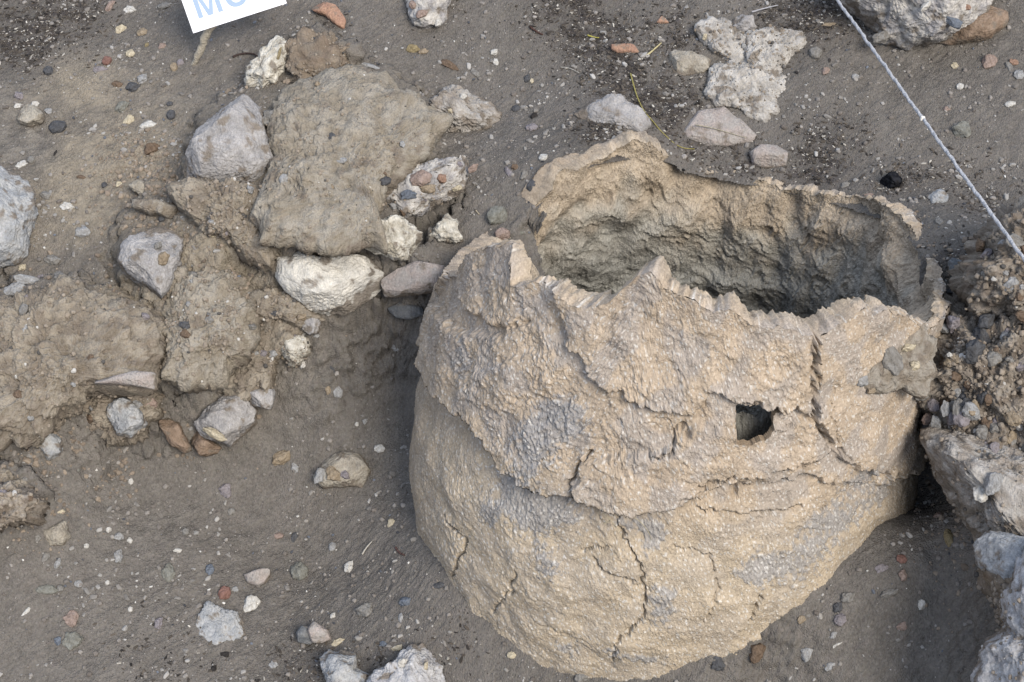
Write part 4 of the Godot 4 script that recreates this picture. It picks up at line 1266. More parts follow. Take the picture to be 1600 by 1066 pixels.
	stone("rounded_stone", "stone", "smooth blue grey stone on top of the whitish plaster patch", Vector3(0.141, 0.2578, -0.6209), Vector3(1, 0, 0), Vector3(0, 0.5, -0.866), PackedVector2Array([Vector2(-0.0181, -0.01), Vector2(0.0038, -0.0174), Vector2(0.023, -0.01), Vector2(0.0173, 0.0124), Vector2(-0.0058, 0.0174), Vector2(-0.0252, 0.005)]), 0.02, grey_stone, 14, st)
	stone("half_buried_stone", "stone", "half buried round edged stone with a dark crack, left of the plaster", Vector3(0.0432, 0.2164, -0.5581), Vector3(1, 0, 0), Vector3(0, 0.4067, -0.9135), PackedVector2Array([Vector2(-0.0319, -0.0044), Vector2(-0.0117, -0.0226), Vector2(0.0102, -0.0252), Vector2(0.036, -0.0148), Vector2(0.0393, 0.0074), Vector2(0.0121, 0.0165), Vector2(-0.0207, 0.027), Vector2(-0.04, 0.0139)]), 0.018, slab, 20, st)
	stone("rounded_stone", "stone", "violet grey stone lying right behind the middle of the jar's rim", Vector3(0.1687, 0.1543, -0.3716), Vector3(1, 0, 0), Vector3(0, 0.5, -0.866), PackedVector2Array([Vector2(-0.0282, -0.0119), Vector2(-0.0031, -0.0212), Vector2(0.027, -0.0165), Vector2(0.0314, 0.0067), Vector2(0.015, 0.0207), Vector2(-0.0172, 0.0184), Vector2(-0.0337, 0.0067)]), 0.02, pinkish, 16, st)
	stone("quartz_lump", "stone", "blue white crystalline lump at the lower border, left one of two", Vector3(-0.5126, -0.2915, 0.3552), Vector3(1, 0, 0), Vector3(0, 0.5736, -0.8192), PackedVector2Array([Vector2(-0.0316, -0.0017), Vector2(-0.0093, -0.0397), Vector2(0.0344, -0.0397), Vector2(0.0384, 0.0031), Vector2(0.0168, 0.0126), Vector2(0.0105, 0.0347), Vector2(-0.0064, 0.0462), Vector2(-0.0259, 0.0424), Vector2(-0.0382, 0.027)]), 0.04, blue_stone, 36, st)
	var holder20 := stone("quartz_lump", "stone", "pale crystalline lump at the lower border, right one of two", Vector3(-0.4165, -0.2706, 0.3779), Vector3(1, 0, 0), Vector3(0, 0.5736, -0.8192), PackedVector2Array([Vector2(-0.0544, -0.0335), Vector2(0.0491, -0.0335), Vector2(0.0467, 0.0135), Vector2(0.0358, 0.0419), Vector2(0.0193, 0.0533), Vector2(-0.0027, 0.04), Vector2(-0.017, 0.0249), Vector2(-0.0457, 0.0135), Vector2(-0.0625, -0.0101)]), 0.045, crystal, 40, st)
	inclusion(holder20, -0.0071, 0.0265, 0.0108, 0.0093, 0.2, "white")
	inclusion(holder20, 0.0281, 0.0209, 0.0049, 0.0083, 0, "cream")
	stone("flat_stone", "stone", "broad flat pale stone lying alone on the lower pit floor", Vector3(-0.7235, -0.2924, 0.2582), Vector3(1, 0, 0), Vector3(0, 0.3746, -0.9272), PackedVector2Array([Vector2(-0.0344, 0.0148), Vector2(-0.0447, -0.0058), Vector2(-0.0327, -0.0293), Vector2(-0.014, -0.0395), Vector2(0.0106, -0.0354), Vector2(0.0297, -0.0252), Vector2(0.0484, -0.0068), Vector2(0.0521, 0.0117), Vector2(0.0333, 0.022), Vector2(0.0127, 0.0283), Vector2(-0.0102, 0.0387), Vector2(-0.0282, 0.0491)]), 0.014, blue_stone, 36, st)
	var holder22 := stone("striped_stone", "stone", "stone with a round blue grey end and a tan middle in the pit", Vector3(-0.5371, -0.2102, 0.001), Vector3(1, 0, 0), Vector3(0, 0.4695, -0.8829), PackedVector2Array([Vector2(-0.0327, -0.0283), Vector2(0.0092, -0.024), Vector2(0.0271, -0.0251), Vector2(0.0452, 0.001), Vector2(0.036, 0.0262), Vector2(0.0073, 0.0306), Vector2(-0.0188, 0.0229), Vector2(-0.0394, 0.0087), Vector2(-0.0481, -0.0099)]), 0.024, slab, 32, st)
	inclusion(holder22, -0.0356, -0.0126, 0.0117, 0.019, -0.1, "pale")
	inclusion(holder22, -0.0136, -0.0115, 0.0138, 0.0145, 0.2, "tan")
	inclusion(holder22, 0.0053, -0.0137, 0.0106, 0.0078, -0.6, "violet")
	var holder23 := stone("broken_block", "stone", "angular block with a bright broken face, lowest of the bank's edge", Vector3(-0.7232, -0.1137, -0.0248), Vector3(0.9903, 0, 0.1392), Vector3(0.1097, 0.6157, -0.7803), PackedVector2Array([Vector2(-0.049, -0.0158), Vector2(-0.0278, -0.0368), Vector2(0.0114, -0.0433), Vector2(0.0481, -0.002), Vector2(0.0473, 0.0189), Vector2(0.0144, 0.0409), Vector2(-0.0147, 0.0423), Vector2(-0.0359, 0.0191)]), 0.04, grey_stone, 36, st)
	inclusion(holder23, -0.0035, -0.0318, 0.0263, 0.0099, -0.35, "cream")
	stone("bent_stone", "stone", "light grey curved stone lying on the block with a bright broken face", Vector3(-0.6668, -0.0881, -0.043), Vector3(1, 0, 0), Vector3(0, 0.5736, -0.8192), PackedVector2Array([Vector2(-0.0192, -0.0089), Vector2(-0.0026, -0.0131), Vector2(0.0163, -0.0194), Vector2(0.0228, 0.0017), Vector2(0.0213, 0.0175), Vector2(-0.0076, 0.0122), Vector2(-0.0362, 0.0017)]), 0.016, grey_stone, 14, st)
	stone("brown_shard", "stone", "reddish brown wedge of stone standing out of the pit slope", Vector3(-0.8062, -0.1298, -0.0054), Vector3(1, 0, 0), Vector3(0, 0.6691, -0.7431), PackedVector2Array([Vector2(-0.0105, -0.0065), Vector2(0.0128, -0.0312), Vector2(0.0292, -0.0251), Vector2(0.0207, -0.0127), Vector2(0.0077, 0.0163), Vector2(-0.0112, 0.0267), Vector2(-0.0318, 0.0225)]), 0.02, brown, 14, st)
	stone("brown_block", "stone", "brown weathered stone tucked below the bright broken block", Vector3(-0.7616, -0.1544, -0.0073), Vector3(1, 0, 0), Vector3(0, 0.6428, -0.766), PackedVector2Array([Vector2(-0.0043, -0.0196), Vector2(0.0228, -0.0175), Vector2(0.0277, -0.005), Vector2(0.0034, 0.0075), Vector2(-0.0076, 0.0305), Vector2(-0.0238, 0.0096)]), 0.03, brown, 14, st)
	stone("pottery_sherd", "sherd", "long thin pinkish pottery sherd lying flat on the bank's edge", Vector3(-0.8451, 0.0262, 0.034), Vector3(1, 0, 0), Vector3(0, 0.4384, -0.8988), PackedVector2Array([Vector2(-0.0142, -0.0071), Vector2(0.0275, -0.0123), Vector2(0.0386, -0.0165), Vector2(0.0363, 0.0119), Vector2(0.0087, 0.0129), Vector2(-0.0349, 0.0045), Vector2(-0.0725, -0.0039)]), 0.012, pinkish, 18, st)
	stone("flat_stone", "stone", "grey blue stone set below the long pinkish sherd", Vector3(-0.8731, -0.0754, 0.0132), Vector3(1, 0, 0), Vector3(0, 0.5592, -0.829), PackedVector2Array([Vector2(-0.0245, -0.0021), Vector2(-0.0149, -0.0279), Vector2(0.0105, -0.03), Vector2(0.0327, -0.0094), Vector2(0.0234, 0.0134), Vector2(-0.0031, 0.0321), Vector2(-0.03, 0.0217)]), 0.026, blue_stone, 18, st)
	stone("flat_stone", "stone", "flat blue grey stone half sunk at the foot of the bank", Vector3(-0.9912, -0.089, 0.0588), Vector3(1, 0, 0), Vector3(0, 0.4695, -0.8829), PackedVector2Array([Vector2(-0.0112, -0.0214), Vector2(0.0075, -0.0286), Vector2(0.0234, -0.0162), Vector2(0.0225, 0.0048), Vector2(0.0042, 0.0279), Vector2(-0.0176, 0.0237), Vector2(-0.0258, 0.0048)]), 0.018, blue_stone, 18, st)
	var holder30 := stone("pebbly_lump", "stone", "pebbly brown lump with pale chips at the left border", Vector3(-1.0288, -0.0934, 0.1853), Vector3(1, 0, 0), Vector3(0, 0.5592, -0.829), PackedVector2Array([Vector2(-0.0453, -0.0206), Vector2(0.0015, -0.0245), Vector2(0.0321, -0.0187), Vector2(0.0569, -0.0118), Vector2(0.0579, 0.0008), Vector2(0.0294, 0.0204), Vector2(-0.0099, 0.0253), Vector2(-0.0485, 0.0204)]), 0.035, rubble, 28, st)
	encrust(holder30, 74, 8, 350, 0.0012, 0.005, ["grey", "tan", "violet", "brown", "pale", "dark"])
	stone("grey_slate", "stone", "pointed dark slate lying under the overhang beside the jar", Vector3(-0.4316, -0.0054, -0.1657), Vector3(1, 0, 0), Vector3(0, 0.5299, -0.848), PackedVector2Array([Vector2(-0.019, -0.0126), Vector2(0.0041, -0.0159), Vector2(0.0271, -0.0093), Vector2(0.0279, 0.006), Vector2(0.0141, 0.0148), Vector2(-0.0122, 0.0148), Vector2(-0.0329, 0.0027)]), 0.01, slate, 14, st)
	stone("rock_shelf", "stone", "violet grey shelf of rock between the white block and the jar", Vector3(-0.4159, 0.0553, -0.1727), Vector3(1, 0, 0), Vector3(0, 0.5299, -0.848), PackedVector2Array([Vector2(-0.0506, -0.0274), Vector2(-0.0299, -0.0274), Vector2(0.0062, -0.0242), Vector2(0.0422, -0.0166), Vector2(0.0523, 0.0073), Vector2(0.0417, 0.0292), Vector2(0.0053, 0.0314), Vector2(-0.0307, 0.0139), Vector2(-0.0573, -0.0035)]), 0.026, pinkish, 34, st)
	var holder33 := stone("round_conglomerate", "stone", "round lump of pale grey pebbly stone below the white block", Vector3(-0.6131, -0.038, -0.1054), Vector3(1, 0, 0), Vector3(0, 0.5878, -0.809), PackedVector2Array([Vector2(-0.0211, -0.0051), Vector2(-0.0103, -0.02), Vector2(0.0105, -0.02), Vector2(0.0226, -0.0051), Vector2(0.0179, 0.0161), Vector2(-0.0062, 0.0204), Vector2(-0.0216, 0.0119)]), 0.024, crust, 18, st)
	encrust(holder33, 81, 2, 120, 0.001, 0.003, ["grey", "tan", "violet", "brown", "pale", "dark"])
	stone("rounded_stone", "stone", "smooth tan grey stone directly above the round pebbly lump", Vector3(-0.5846, -0.0021, -0.1238), Vector3(1, 0, 0), Vector3(0, 0.5736, -0.8192), PackedVector2Array([Vector2(-0.015, -0.0069), Vector2(-0.0023, -0.0154), Vector2(0.0141, -0.009), Vector2(0.0178, 0.0059), Vector2(0.0031, 0.0144), Vector2(-0.0175, 0.008)]), 0.018, grey_stone, 12, st)
	stone("angular_stone", "stone", "pinkish cream angular stone beside small white chips, upper left", Vector3(-1.0856, 0.1551, -0.491), Vector3(1, 0, 0), Vector3(0, 0.5592, -0.829), PackedVector2Array([Vector2(-0.0164, -0.0123), Vector2(-0.0039, -0.0182), Vector2(0.0166, -0.0123), Vector2(0.0235, -0.0006), Vector2(0.0124, 0.0159), Vector2(-0.0098, 0.0182), Vector2(-0.0237, -0.0029)]), 0.02, slab, 16, st)
	stone("tilted_slab", "stone", "pale grey green tilted slab at the bank's dark crevice", Vector3(-0.8764, 0.1183, -0.3304), Vector3(1, 0, 0), Vector3(0, 0.5878, -0.809), PackedVector2Array([Vector2(-0.0133, -0.0043), Vector2(0.0043, -0.0153), Vector2(0.0168, -0.0109), Vector2(0.0117, 0.0091), Vector2(-0.0056, 0.0146), Vector2(-0.0201, 0.0046)]), 0.014, slab, 14, st)
	stone("tilted_slab", "stone", "earth covered slab under the pale grey green slab", Vector3(-0.8427, 0.1239, -0.2714), Vector3(1, 0, 0), Vector3(0, 0.5736, -0.8192), PackedVector2Array([Vector2(-0.0342, -0.0002), Vector2(-0.0076, -0.0089), Vector2(0.0209, -0.0155), Vector2(0.0411, -0.0002), Vector2(0.0124, 0.0086), Vector2(-0.0191, 0.0107), Vector2(-0.0402, 0.0151)]), 0.014, dusty, 18, st)
	stone("flat_stone", "stone", "tan and blue grey flat stone near the lower left", Vector3(-0.9694, -0.1762, 0.165), Vector3(1, 0, 0), Vector3(0, 0.4384, -0.8988), PackedVector2Array([Vector2(-0.0074, -0.0186), Vector2(0.0085, -0.0186), Vector2(0.0191, -0.0042), Vector2(0.014, 0.0164), Vector2(-0.0092, 0.0184), Vector2(-0.0213, -0.0001)]), 0.014, slab, 14, st)
	stone("flat_stone", "stone", "pinkish grey flat stone with a ragged outline in the pit floor", Vector3(-0.6682, -0.2823, 0.1656), Vector3(1, 0, 0), Vector3(0, 0.4384, -0.8988), PackedVector2Array([Vector2(-0.0156, -0.0112), Vector2(0.0011, -0.0164), Vector2(0.019, -0.007), Vector2(0.02, 0.0118), Vector2(-0.0047, 0.0139), Vector2(-0.0228, 0.0066)]), 0.014, pinkish, 16, st)
	stone("dark_slab", "stone", "dark slab with a tan stone lying against it above the lower border", Vector3(-0.5789, -0.2946, 0.2738), Vector3(1, 0, 0), Vector3(0, 0.5592, -0.829), PackedVector2Array([Vector2(-0.014, -0.0106), Vector2(0.0041, -0.0145), Vector2(0.0198, -0.0066), Vector2(0.0093, 0.0131), Vector2(-0.0088, 0.015), Vector2(-0.0174, 0.0032)]), 0.016, slate, 14, st)
	stone("ragged_stone", "stone", "tan rough stone leaning on the dark slab above the lower border", Vector3(-0.5619, -0.2867, 0.2767), Vector3(1, 0, 0), Vector3(0, 0.5299, -0.848), PackedVector2Array([Vector2(-0.012, -0.0132), Vector2(0.004, -0.0151), Vector2(0.0217, -0.0092), Vector2(0.0153, 0.0055), Vector2(-0.0051, 0.0184), Vector2(-0.0188, 0.0105)]), 0.016, pinkish, 14, st)
	stone("pottery_sherd", "sherd", "curved orange terracotta sherd beside the card", Vector3(-0.5838, 0.2292, -0.7048), Vector3(1, 0, 0), Vector3(0, 0.5, -0.866), PackedVector2Array([Vector2(-0.0305, 0.0038), Vector2(-0.0097, -0.0039), Vector2(0.0139, -0.0269), Vector2(0.0254, -0.032), Vector2(0.0283, -0.0141), Vector2(0.009, 0.0167), Vector2(-0.0141, 0.0232), Vector2(-0.0378, 0.0141)]), 0.008, terra, 20, st)
	stone("pottery_sherd", "sherd", "oblong orange terracotta sherd lying in the dark litter", Vector3(-0.0623, 0.2231, -0.5971), Vector3(1, 0, 0), Vector3(0, 0.5299, -0.848), PackedVector2Array([Vector2(-0.0252, -0.0019), Vector2(-0.0142, -0.008), Vector2(0.0225, -0.0092), Vector2(0.0261, 0.0029), Vector2(0.0084, 0.009), Vector2(-0.0261, 0.0078)]), 0.008, terra, 12, st)
	stone("pottery_sherd", "sherd", "small triangular terracotta sherd above the oblong one", Vector3(0.0048, 0.2456, -0.6512), Vector3(1, 0, 0), Vector3(0, 0.5299, -0.848), PackedVector2Array([Vector2(0.0023, -0.006), Vector2(0.0124, -0.0048), Vector2(-0.0018, 0.0101), Vector2(-0.0111, -0.0035)]), 0.006, terra, 10, st)
	var holder45 := stone("pebbly_rock", "stone", "pinkish pebbly rock at the top border, right of the orange sherd", Vector3(-0.4091, 0.2349, -0.718), Vector3(1, 0, 0), Vector3(0, 0.5299, -0.848), PackedVector2Array([Vector2(-0.0416, 0.0388), Vector2(-0.0339, -0.0119), Vector2(-0.0161, -0.0495), Vector2(0.0067, -0.0521), Vector2(0.0236, -0.0345), Vector2(0.037, -0.0055), Vector2(0.04, 0.0388)]), 0.035, mixed_rock, 24, st)
	inclusion(holder45, -0.0094, -0.0303, 0.014, 0.0098, 0.2, "pink")
	inclusion(holder45, 0.019, -0.0378, 0.0082, 0.0098, 0, "white")
	inclusion(holder45, -0.0267, -0.0103, 0.0082, 0.011, 0, "pink")
	var holder46 := stone("dark_clod", "clod", "brown crumbly clod of earth between the narrow stone and the blue chip", Vector3(-0.593, 0.23, -0.5514), Vector3(1, 0, 0), Vector3(0, 0.4695, -0.8829), PackedVector2Array([Vector2(-0.0453, -0.0145), Vector2(-0.0278, -0.0392), Vector2(0.0107, -0.0454), Vector2(0.0461, -0.0269), Vector2(0.0468, 0.0167), Vector2(0.0183, 0.0443), Vector2(-0.0204, 0.0443), Vector2(-0.05, 0.0167)]), 0.022, soilclod, 30, st)
	encrust(holder46, 76, 4, 420, 0.001, 0.0035, ["grey", "tan", "violet", "brown", "pale", "dark"])
	stone("charcoal_lump", "charcoal", "black charcoal lump behind the jar's back rim", Vector3(0.3523, 0.1799, -0.2721), Vector3(1, 0, 0), Vector3(0, 0.5736, -0.8192), PackedVector2Array([Vector2(-0.0085, -0.0139), Vector2(0.0101, -0.0128), Vector2(0.015, 0.0023), Vector2(0.0095, 0.0164), Vector2(-0.0073, 0.011), Vector2(-0.0181, 0.0001)]), 0.022, charcoal, 14, st)
	stone("grey_chip", "stone", "pale grey flat chip at the right corner of the jar's mouth", Vector3(0.4145, 0.186, -0.2159), Vector3(1, 0, 0), Vector3(0, 0.5299, -0.848), PackedVector2Array([Vector2(-0.0085, -0.0147), Vector2(0.0079, -0.0125), Vector2(0.0182, 0.0048), Vector2(0.0017, 0.0145), Vector2(-0.0171, 0.0069)]), 0.014, blue_stone, 12, st)
	stone("oval_stone", "stone", "dark blue grey oval stone right of the jar's mouth", Vector3(0.4005, 0.2122, -0.0134), Vector3(1, 0, 0), Vector3(0, 0.5736, -0.8192), PackedVector2Array([Vector2(-0.0103, -0.0162), Vector2(0.0029, -0.0182), Vector2(0.0143, -0.0025), Vector2(0.0124, 0.0133), Vector2(-0.0026, 0.0173), Vector2(-0.0135, 0.0094)]), 0.014, slate, 14, st)
	var holder50 := stone("earth_mass", "earth", "broad pale hardened earth slab carrying the pebbly slab and layered stone on its edge", Vector3(-0.5412, 0.1795, -0.3217), Vector3(0.9903, 0, -0.1392), Vector3(-0.1361, 0.2079, -0.9686), PackedVector2Array([Vector2(-0.1043, 0.0173), Vector2(-0.1449, -0.0751), Vector2(-0.1336, -0.1562), Vector2(-0.0751, -0.1837), Vector2(-0.0013, -0.1999), Vector2(0.0573, -0.1844), Vector2(0.0497, -0.1104), Vector2(0.0829, -0.0525), Vector2(0.1435, -0.003), Vector2(0.1774, 0.0729), Vector2(0.1392, 0.1397), Vector2(0.0471, 0.2046), Vector2(-0.0403, 0.2017), Vector2(-0.0982, 0.1326)]), 0.035, earth_pale, 70, st)
	encrust(holder50, 91, 10, 900, 0.0008, 0.0035, ["grey", "tan", "violet", "brown", "pale", "dark"])
	var holder51 := stone("earth_mass", "earth", "crumbly earth face between the grey boulder and the shield shaped stone", Vector3(-0.7183, 0.1259, -0.2434), Vector3(1, 0, 0), Vector3(0, 0.5299, -0.848), PackedVector2Array([Vector2(-0.0597, -0.0102), Vector2(-0.0061, -0.0485), Vector2(0.0486, -0.0736), Vector2(0.0794, -0.0703), Vector2(0.0698, -0.0102), Vector2(0.0436, 0.0451), Vector2(-0.011, 0.054), Vector2(-0.0635, 0.0618), Vector2(-0.1023, 0.0451)]), 0.04, earth_mass, 60, st)
	encrust(holder51, 92, 16, 700, 0.0008, 0.005, ["grey", "tan", "violet", "brown", "pale", "dark"])
	var holder52 := stone("earth_mass", "earth", "large lump of earth hanging below the shield shaped stone", Vector3(-0.7501, 0.0119, -0.0975), Vector3(1, 0, 0), Vector3(0, 0.454, -0.891), PackedVector2Array([Vector2(-0.0724, -0.015), Vector2(-0.0553, -0.0802), Vector2(-0.0156, -0.0974), Vector2(0.0339, -0.0802), Vector2(0.0765, -0.026), Vector2(0.0722, 0.0513), Vector2(0.0333, 0.0962), Vector2(-0.0282, 0.085), Vector2(-0.0723, 0.0513)]), 0.045, earth_pale, 60, st)
	encrust(holder52, 93, 14, 900, 0.0008, 0.0048, ["grey", "tan", "violet", "brown", "pale", "dark"])
	var holder53 := stone("earth_mass", "earth", "tongue of grey earth with a broken lower edge at the left border", Vector3(-0.9941, 0.0091, -0.0352), Vector3(1, 0, 0), Vector3(0, 0.4067, -0.9135), PackedVector2Array([Vector2(-0.1292, -0.0979), Vector2(-0.0547, -0.1381), Vector2(-0.015, -0.1402), Vector2(0.0392, -0.0958), Vector2(0.0849, -0.0572), Vector2(0.1693, -0.0507), Vector2(0.18, -0.0006), Vector2(0.158, 0.0772), Vector2(0.0895, 0.0997), Vector2(0.0147, 0.1282), Vector2(-0.064, 0.0997), Vector2(-0.1561, 0.0997)]), 0.045, earth_mass, 76, st)
	encrust(holder53, 93, 14, 900, 0.0008, 0.0048, ["grey", "tan", "violet", "brown", "pale", "dark"])
	var holder54 := stone("earth_mass", "earth", "crust of earth on the brow behind the broken block", Vector3(-0.6601, -0.0556, -0.1054), Vector3(1, 0, 0), Vector3(0, 0.5592, -0.829), PackedVector2Array([Vector2(-0.0729, -0.0538), Vector2(-0.0257, -0.0645), Vector2(0.0103, -0.0538), Vector2(0.014, -0.0111), Vector2(0.0544, 0.0319), Vector2(0.0741, 0.0752), Vector2(0.0219, 0.0644), Vector2(-0.0235, 0.0157)]), 0.03, earth_mass, 44, st)
	encrust(holder54, 94, 6, 380, 0.0008, 0.0048, ["grey", "tan", "violet", "brown", "pale", "dark"])
	var holder55 := stone("earth_mass", "earth", "earth ledge under the long pinkish sherd", Vector3(-0.8929, -0.0959, -0.0194), Vector3(1, 0, 0), Vector3(0, 0.5878, -0.809), PackedVector2Array([Vector2(-0.0458, -0.024), Vector2(0.0119, -0.0469), Vector2(0.0396, -0.0469), Vector2(0.0663, -0.0001), Vector2(0.0648, 0.0344), Vector2(-0.0077, 0.0386), Vector2(-0.059, 0.0313), Vector2(-0.0828, -0.0053)]), 0.03, earth_mass, 44, st)
	encrust(holder55, 94, 6, 380, 0.0008, 0.0048, ["grey", "tan", "violet", "brown", "pale", "dark"])
	var holder56 := stone("earth_mass", "earth", "grey brown earth clod hugging the foot of the white block", Vector3(-0.6427, 0.0055, -0.1509), Vector3(1, 0, 0), Vector3(0, 0.5878, -0.809), PackedVector2Array([Vector2(-0.0546, -0.0086), Vector2(-0.0332, -0.0268), Vector2(0.0081, -0.014), Vector2(0.0397, -0.03), Vector2(0.0705, -0.014), Vector2(0.0493, 0.002), Vector2(-0.0038, 0.0342), Vector2(-0.0513, 0.0181)]), 0.03, earth_mass, 40, st)
	encrust(holder56, 94, 6, 380, 0.0008, 0.0048, ["grey", "tan", "violet", "brown", "pale", "dark"])
	var holder57 := stone("earth_mass", "earth", "earth bank under the pebbly lump at the left border", Vector3(-1.0548, -0.108, 0.1446), Vector3(1, 0, 0), Vector3(0, 0.5592, -0.829), PackedVector2Array([Vector2(-0.0512, -0.0295), Vector2(0.0373, -0.0295), Vector2(0.076, -0.0196), Vector2(0.0542, 0.0102), Vector2(0.003, 0.0351), Vector2(-0.0564, 0.0351)]), 0.03, earth_mass, 36, st)
	encrust(holder57, 94, 6, 380, 0.0008, 0.0048, ["grey", "tan", "violet", "brown", "pale", "dark"])
	var holder58 := stone("rubble_lump", "rubble", "pebbly pale brown rubble at the right border, under the string's end", Vector3(0.5026, 0.2715, 0.088), Vector3(0.9703, 0, 0.2419), Vector3(0.174, 0.6947, -0.698), PackedVector2Array([Vector2(0.0659, 0.1283), Vector2(-0.0352, 0.0993), Vector2(-0.0733, 0.0702), Vector2(-0.1002, 0.0307), Vector2(-0.1212, -0.007), Vector2(-0.1098, -0.0396), Vector2(-0.0758, -0.0693), Vector2(-0.0413, -0.0914), Vector2(0.0143, -0.1097), Vector2(0.0993, -0.0956)]), 0.1, rubble, 70, st)
	encrust(holder58, 71, 110, 1700, 0.001, 0.0055, ["grey", "tan", "violet", "brown", "pale", "dark"], 2.6)
	var holder59 := stone("rubble_lump", "rubble", "dark brown pebbly rubble mass touching the right side of the jar", Vector3(0.4467, 0.1341, 0.1608), Vector3(0.9511, 0, 0.309), Vector3(0.2147, 0.7193, -0.6607), PackedVector2Array([Vector2(-0.1143, 0.0119), Vector2(-0.1108, -0.0397), Vector2(-0.0928, -0.0813), Vector2(-0.0559, -0.1175), Vector2(0.0027, -0.137), Vector2(0.0731, -0.1301), Vector2(0.1376, -0.0131), Vector2(0.0781, 0.1046), Vector2(-0.0046, 0.1155), Vector2(-0.0615, 0.1492), Vector2(-0.0891, 0.1284), Vector2(-0.1112, 0.0934), Vector2(-0.1298, 0.0591)]), 0.11, rubble, 80, st)
	inclusion(holder59, -0.1095, -0.0398, 0.0125, 0.0111, 0, "grey")
	inclusion(holder59, -0.1037, -0.0082, 0.0106, 0.0101, 0.4, "grey")
	inclusion(holder59, -0.0924, -0.0489, 0.0106, 0.0151, 0.6, "violet")
	inclusion(holder59, -0.074, -0.0521, 0.0086, 0.0141, 0.2, "pale")
	inclusion(holder59, -0.128, -0.007, 0.0096, 0.0091, 0.4, "cream")
	inclusion(holder59, -0.085, 0.0216, 0.0048, 0.004, 0, "white")
	inclusion(holder59, -0.055, 0.0344, 0.0192, 0.0222, 0.3, "dark")
	inclusion(holder59, -0.0464, 0.0774, 0.0163, 0.0171, 0, "dark")
	inclusion(holder59, -0.0527, -0.0611, 0.0144, 0.0151, 0.2, "violet")
	inclusion(holder59, -0.0967, -0.0709, 0.0077, 0.0111, -0.3, "pink")
	inclusion(holder59, -0.0984, 0.06, 0.0125, 0.0091, 0, "pale")
	inclusion(holder59, -0.0596, -0.049, 0.0096, 0.0171, 0.1, "grey")
	encrust(holder59, 72, 180, 2600, 0.001, 0.0055, ["grey", "tan", "violet", "brown", "pale", "dark"], 2.8)
	var holder60 := stone("layered_rock", "stone", "pale flaking layered rock low in the rubble bank at the right", Vector3(0.4327, 0.0881, 0.3311), Vector3(0.9659, 0, 0.2588), Vector3(0.1798, 0.7193, -0.671), PackedVector2Array([Vector2(-0.1132, 0.0273), Vector2(-0.0936, -0.0051), Vector2(-0.0705, -0.0277), Vector2(-0.0475, -0.0502), Vector2(-0.0164, -0.0799), Vector2(0.0297, -0.0975), Vector2(0.1025, -0.0739), Vector2(0.0681, 0.0795), Vector2(-0.0332, 0.0694), Vector2(-0.0871, 0.0792), Vector2(-0.1301, 0.0585)]), 0.085, layered, 56, st)
	inclusion(holder60, -0.037, 0.015, 0.0157, 0.0224, 0.1, "pale")
	inclusion(holder60, -0.052, -0.0054, 0.012, 0.0146, 0.3, "white")
	encrust(holder60, 77, 6, 500, 0.0012, 0.004, ["grey", "tan", "violet", "brown", "pale", "dark"])
	stone("blue_rock", "stone", "blue grey rock wedged below the pale flaking rock", Vector3(0.4297, 0.0745, 0.4405), Vector3(0.9848, 0, 0.1736), Vector3(0.1249, 0.6947, -0.7084), PackedVector2Array([Vector2(-0.0612, -0.0135), Vector2(-0.0394, -0.0295), Vector2(-0.0098, -0.0409), Vector2(0.0643, -0.0342), Vector2(0.0575, 0.0331), Vector2(-0.0094, 0.0363), Vector2(-0.0554, 0.0354), Vector2(-0.0742, 0.014)]), 0.06, blue_stone, 44, st)
	var holder62 := stone("crystalline_rock", "stone", "large whitish rough rock in the lower right corner", Vector3(0.4306, 0.0542, 0.5645), Vector3(0.9659, 0, 0.2588), Vector3(0.1798, 0.7193, -0.671), PackedVector2Array([Vector2(-0.0419, 0.1266), Vector2(-0.0529, 0.0866), Vector2(-0.0587, 0.0543), Vector2(-0.0561, 0.0296), Vector2(-0.0482, 0.0119), Vector2(-0.0701, -0.012), Vector2(-0.0766, -0.0403), Vector2(-0.0758, -0.0738), Vector2(-0.0581, -0.1203), Vector2(0.081, -0.0896), Vector2(0.0443, 0.1288)]), 0.09, crystal, 56, st)
	encrust(holder62, 78, 6, 400, 0.001, 0.004, ["pale", "white", "grey"])
	var holder63 := stone("rubble_lump", "rubble", "dark earthy rubble between the blue rock and the whitish corner rock", Vector3(0.4351, 0.0317, 0.4721), Vector3(0.9848, 0, 0.1736), Vector3(0.129, 0.6691, -0.7319), PackedVector2Array([Vector2(-0.0503, 0.0066), Vector2(-0.0308, -0.0207), Vector2(-0.0126, -0.0523), Vector2(0.0293, -0.055), Vector2(0.0581, -0.0085), Vector2(0.0197, 0.0461), Vector2(-0.0308, 0.0479), Vector2(-0.0634, 0.0367)]), 0.07, soilclod, 30, st)
	encrust(holder63, 73, 20, 1500, 0.0012, 0.0055, ["grey", "tan", "violet", "brown", "pale", "dark"])
	var holder64 := stone("sediment_crust", "plaster", "grey crust of dried mud and pebbles stuck to the jar's right shoulder", Vector3(0.272, 0.2468, 0.2294), Vector3(0.866, 0, -0.5), Vector3(-0.3078, 0.788, -0.5332), PackedVector2Array([Vector2(-0.0735, -0.0174), Vector2(-0.0443, -0.0281), Vector2(-0.0131, -0.0341), Vector2(0.012, -0.0582), Vector2(0.0404, -0.0294), Vector2(0.0566, 0.0161), Vector2(0.0384, 0.0411), Vector2(0.0035, 0.0689), Vector2(-0.0309, 0.0653), Vector2(-0.0542, 0.037), Vector2(-0.0807, 0.0054)]), 0.014, dusty, 40, st)
	inclusion(holder64, -0.0786, -0.0006, 0.0116, 0.0132, 0.2, "pale")
	inclusion(holder64, 0.003, 0.0185, 0.0134, 0.0075, -0.1, "cream")
	inclusion(holder64, 0.0044, -0.0088, 0.0098, 0.0103, 0.4, "cream")
	inclusion(holder64, -0.0963, 0.0077, 0.0054, 0.0056, 0, "white")
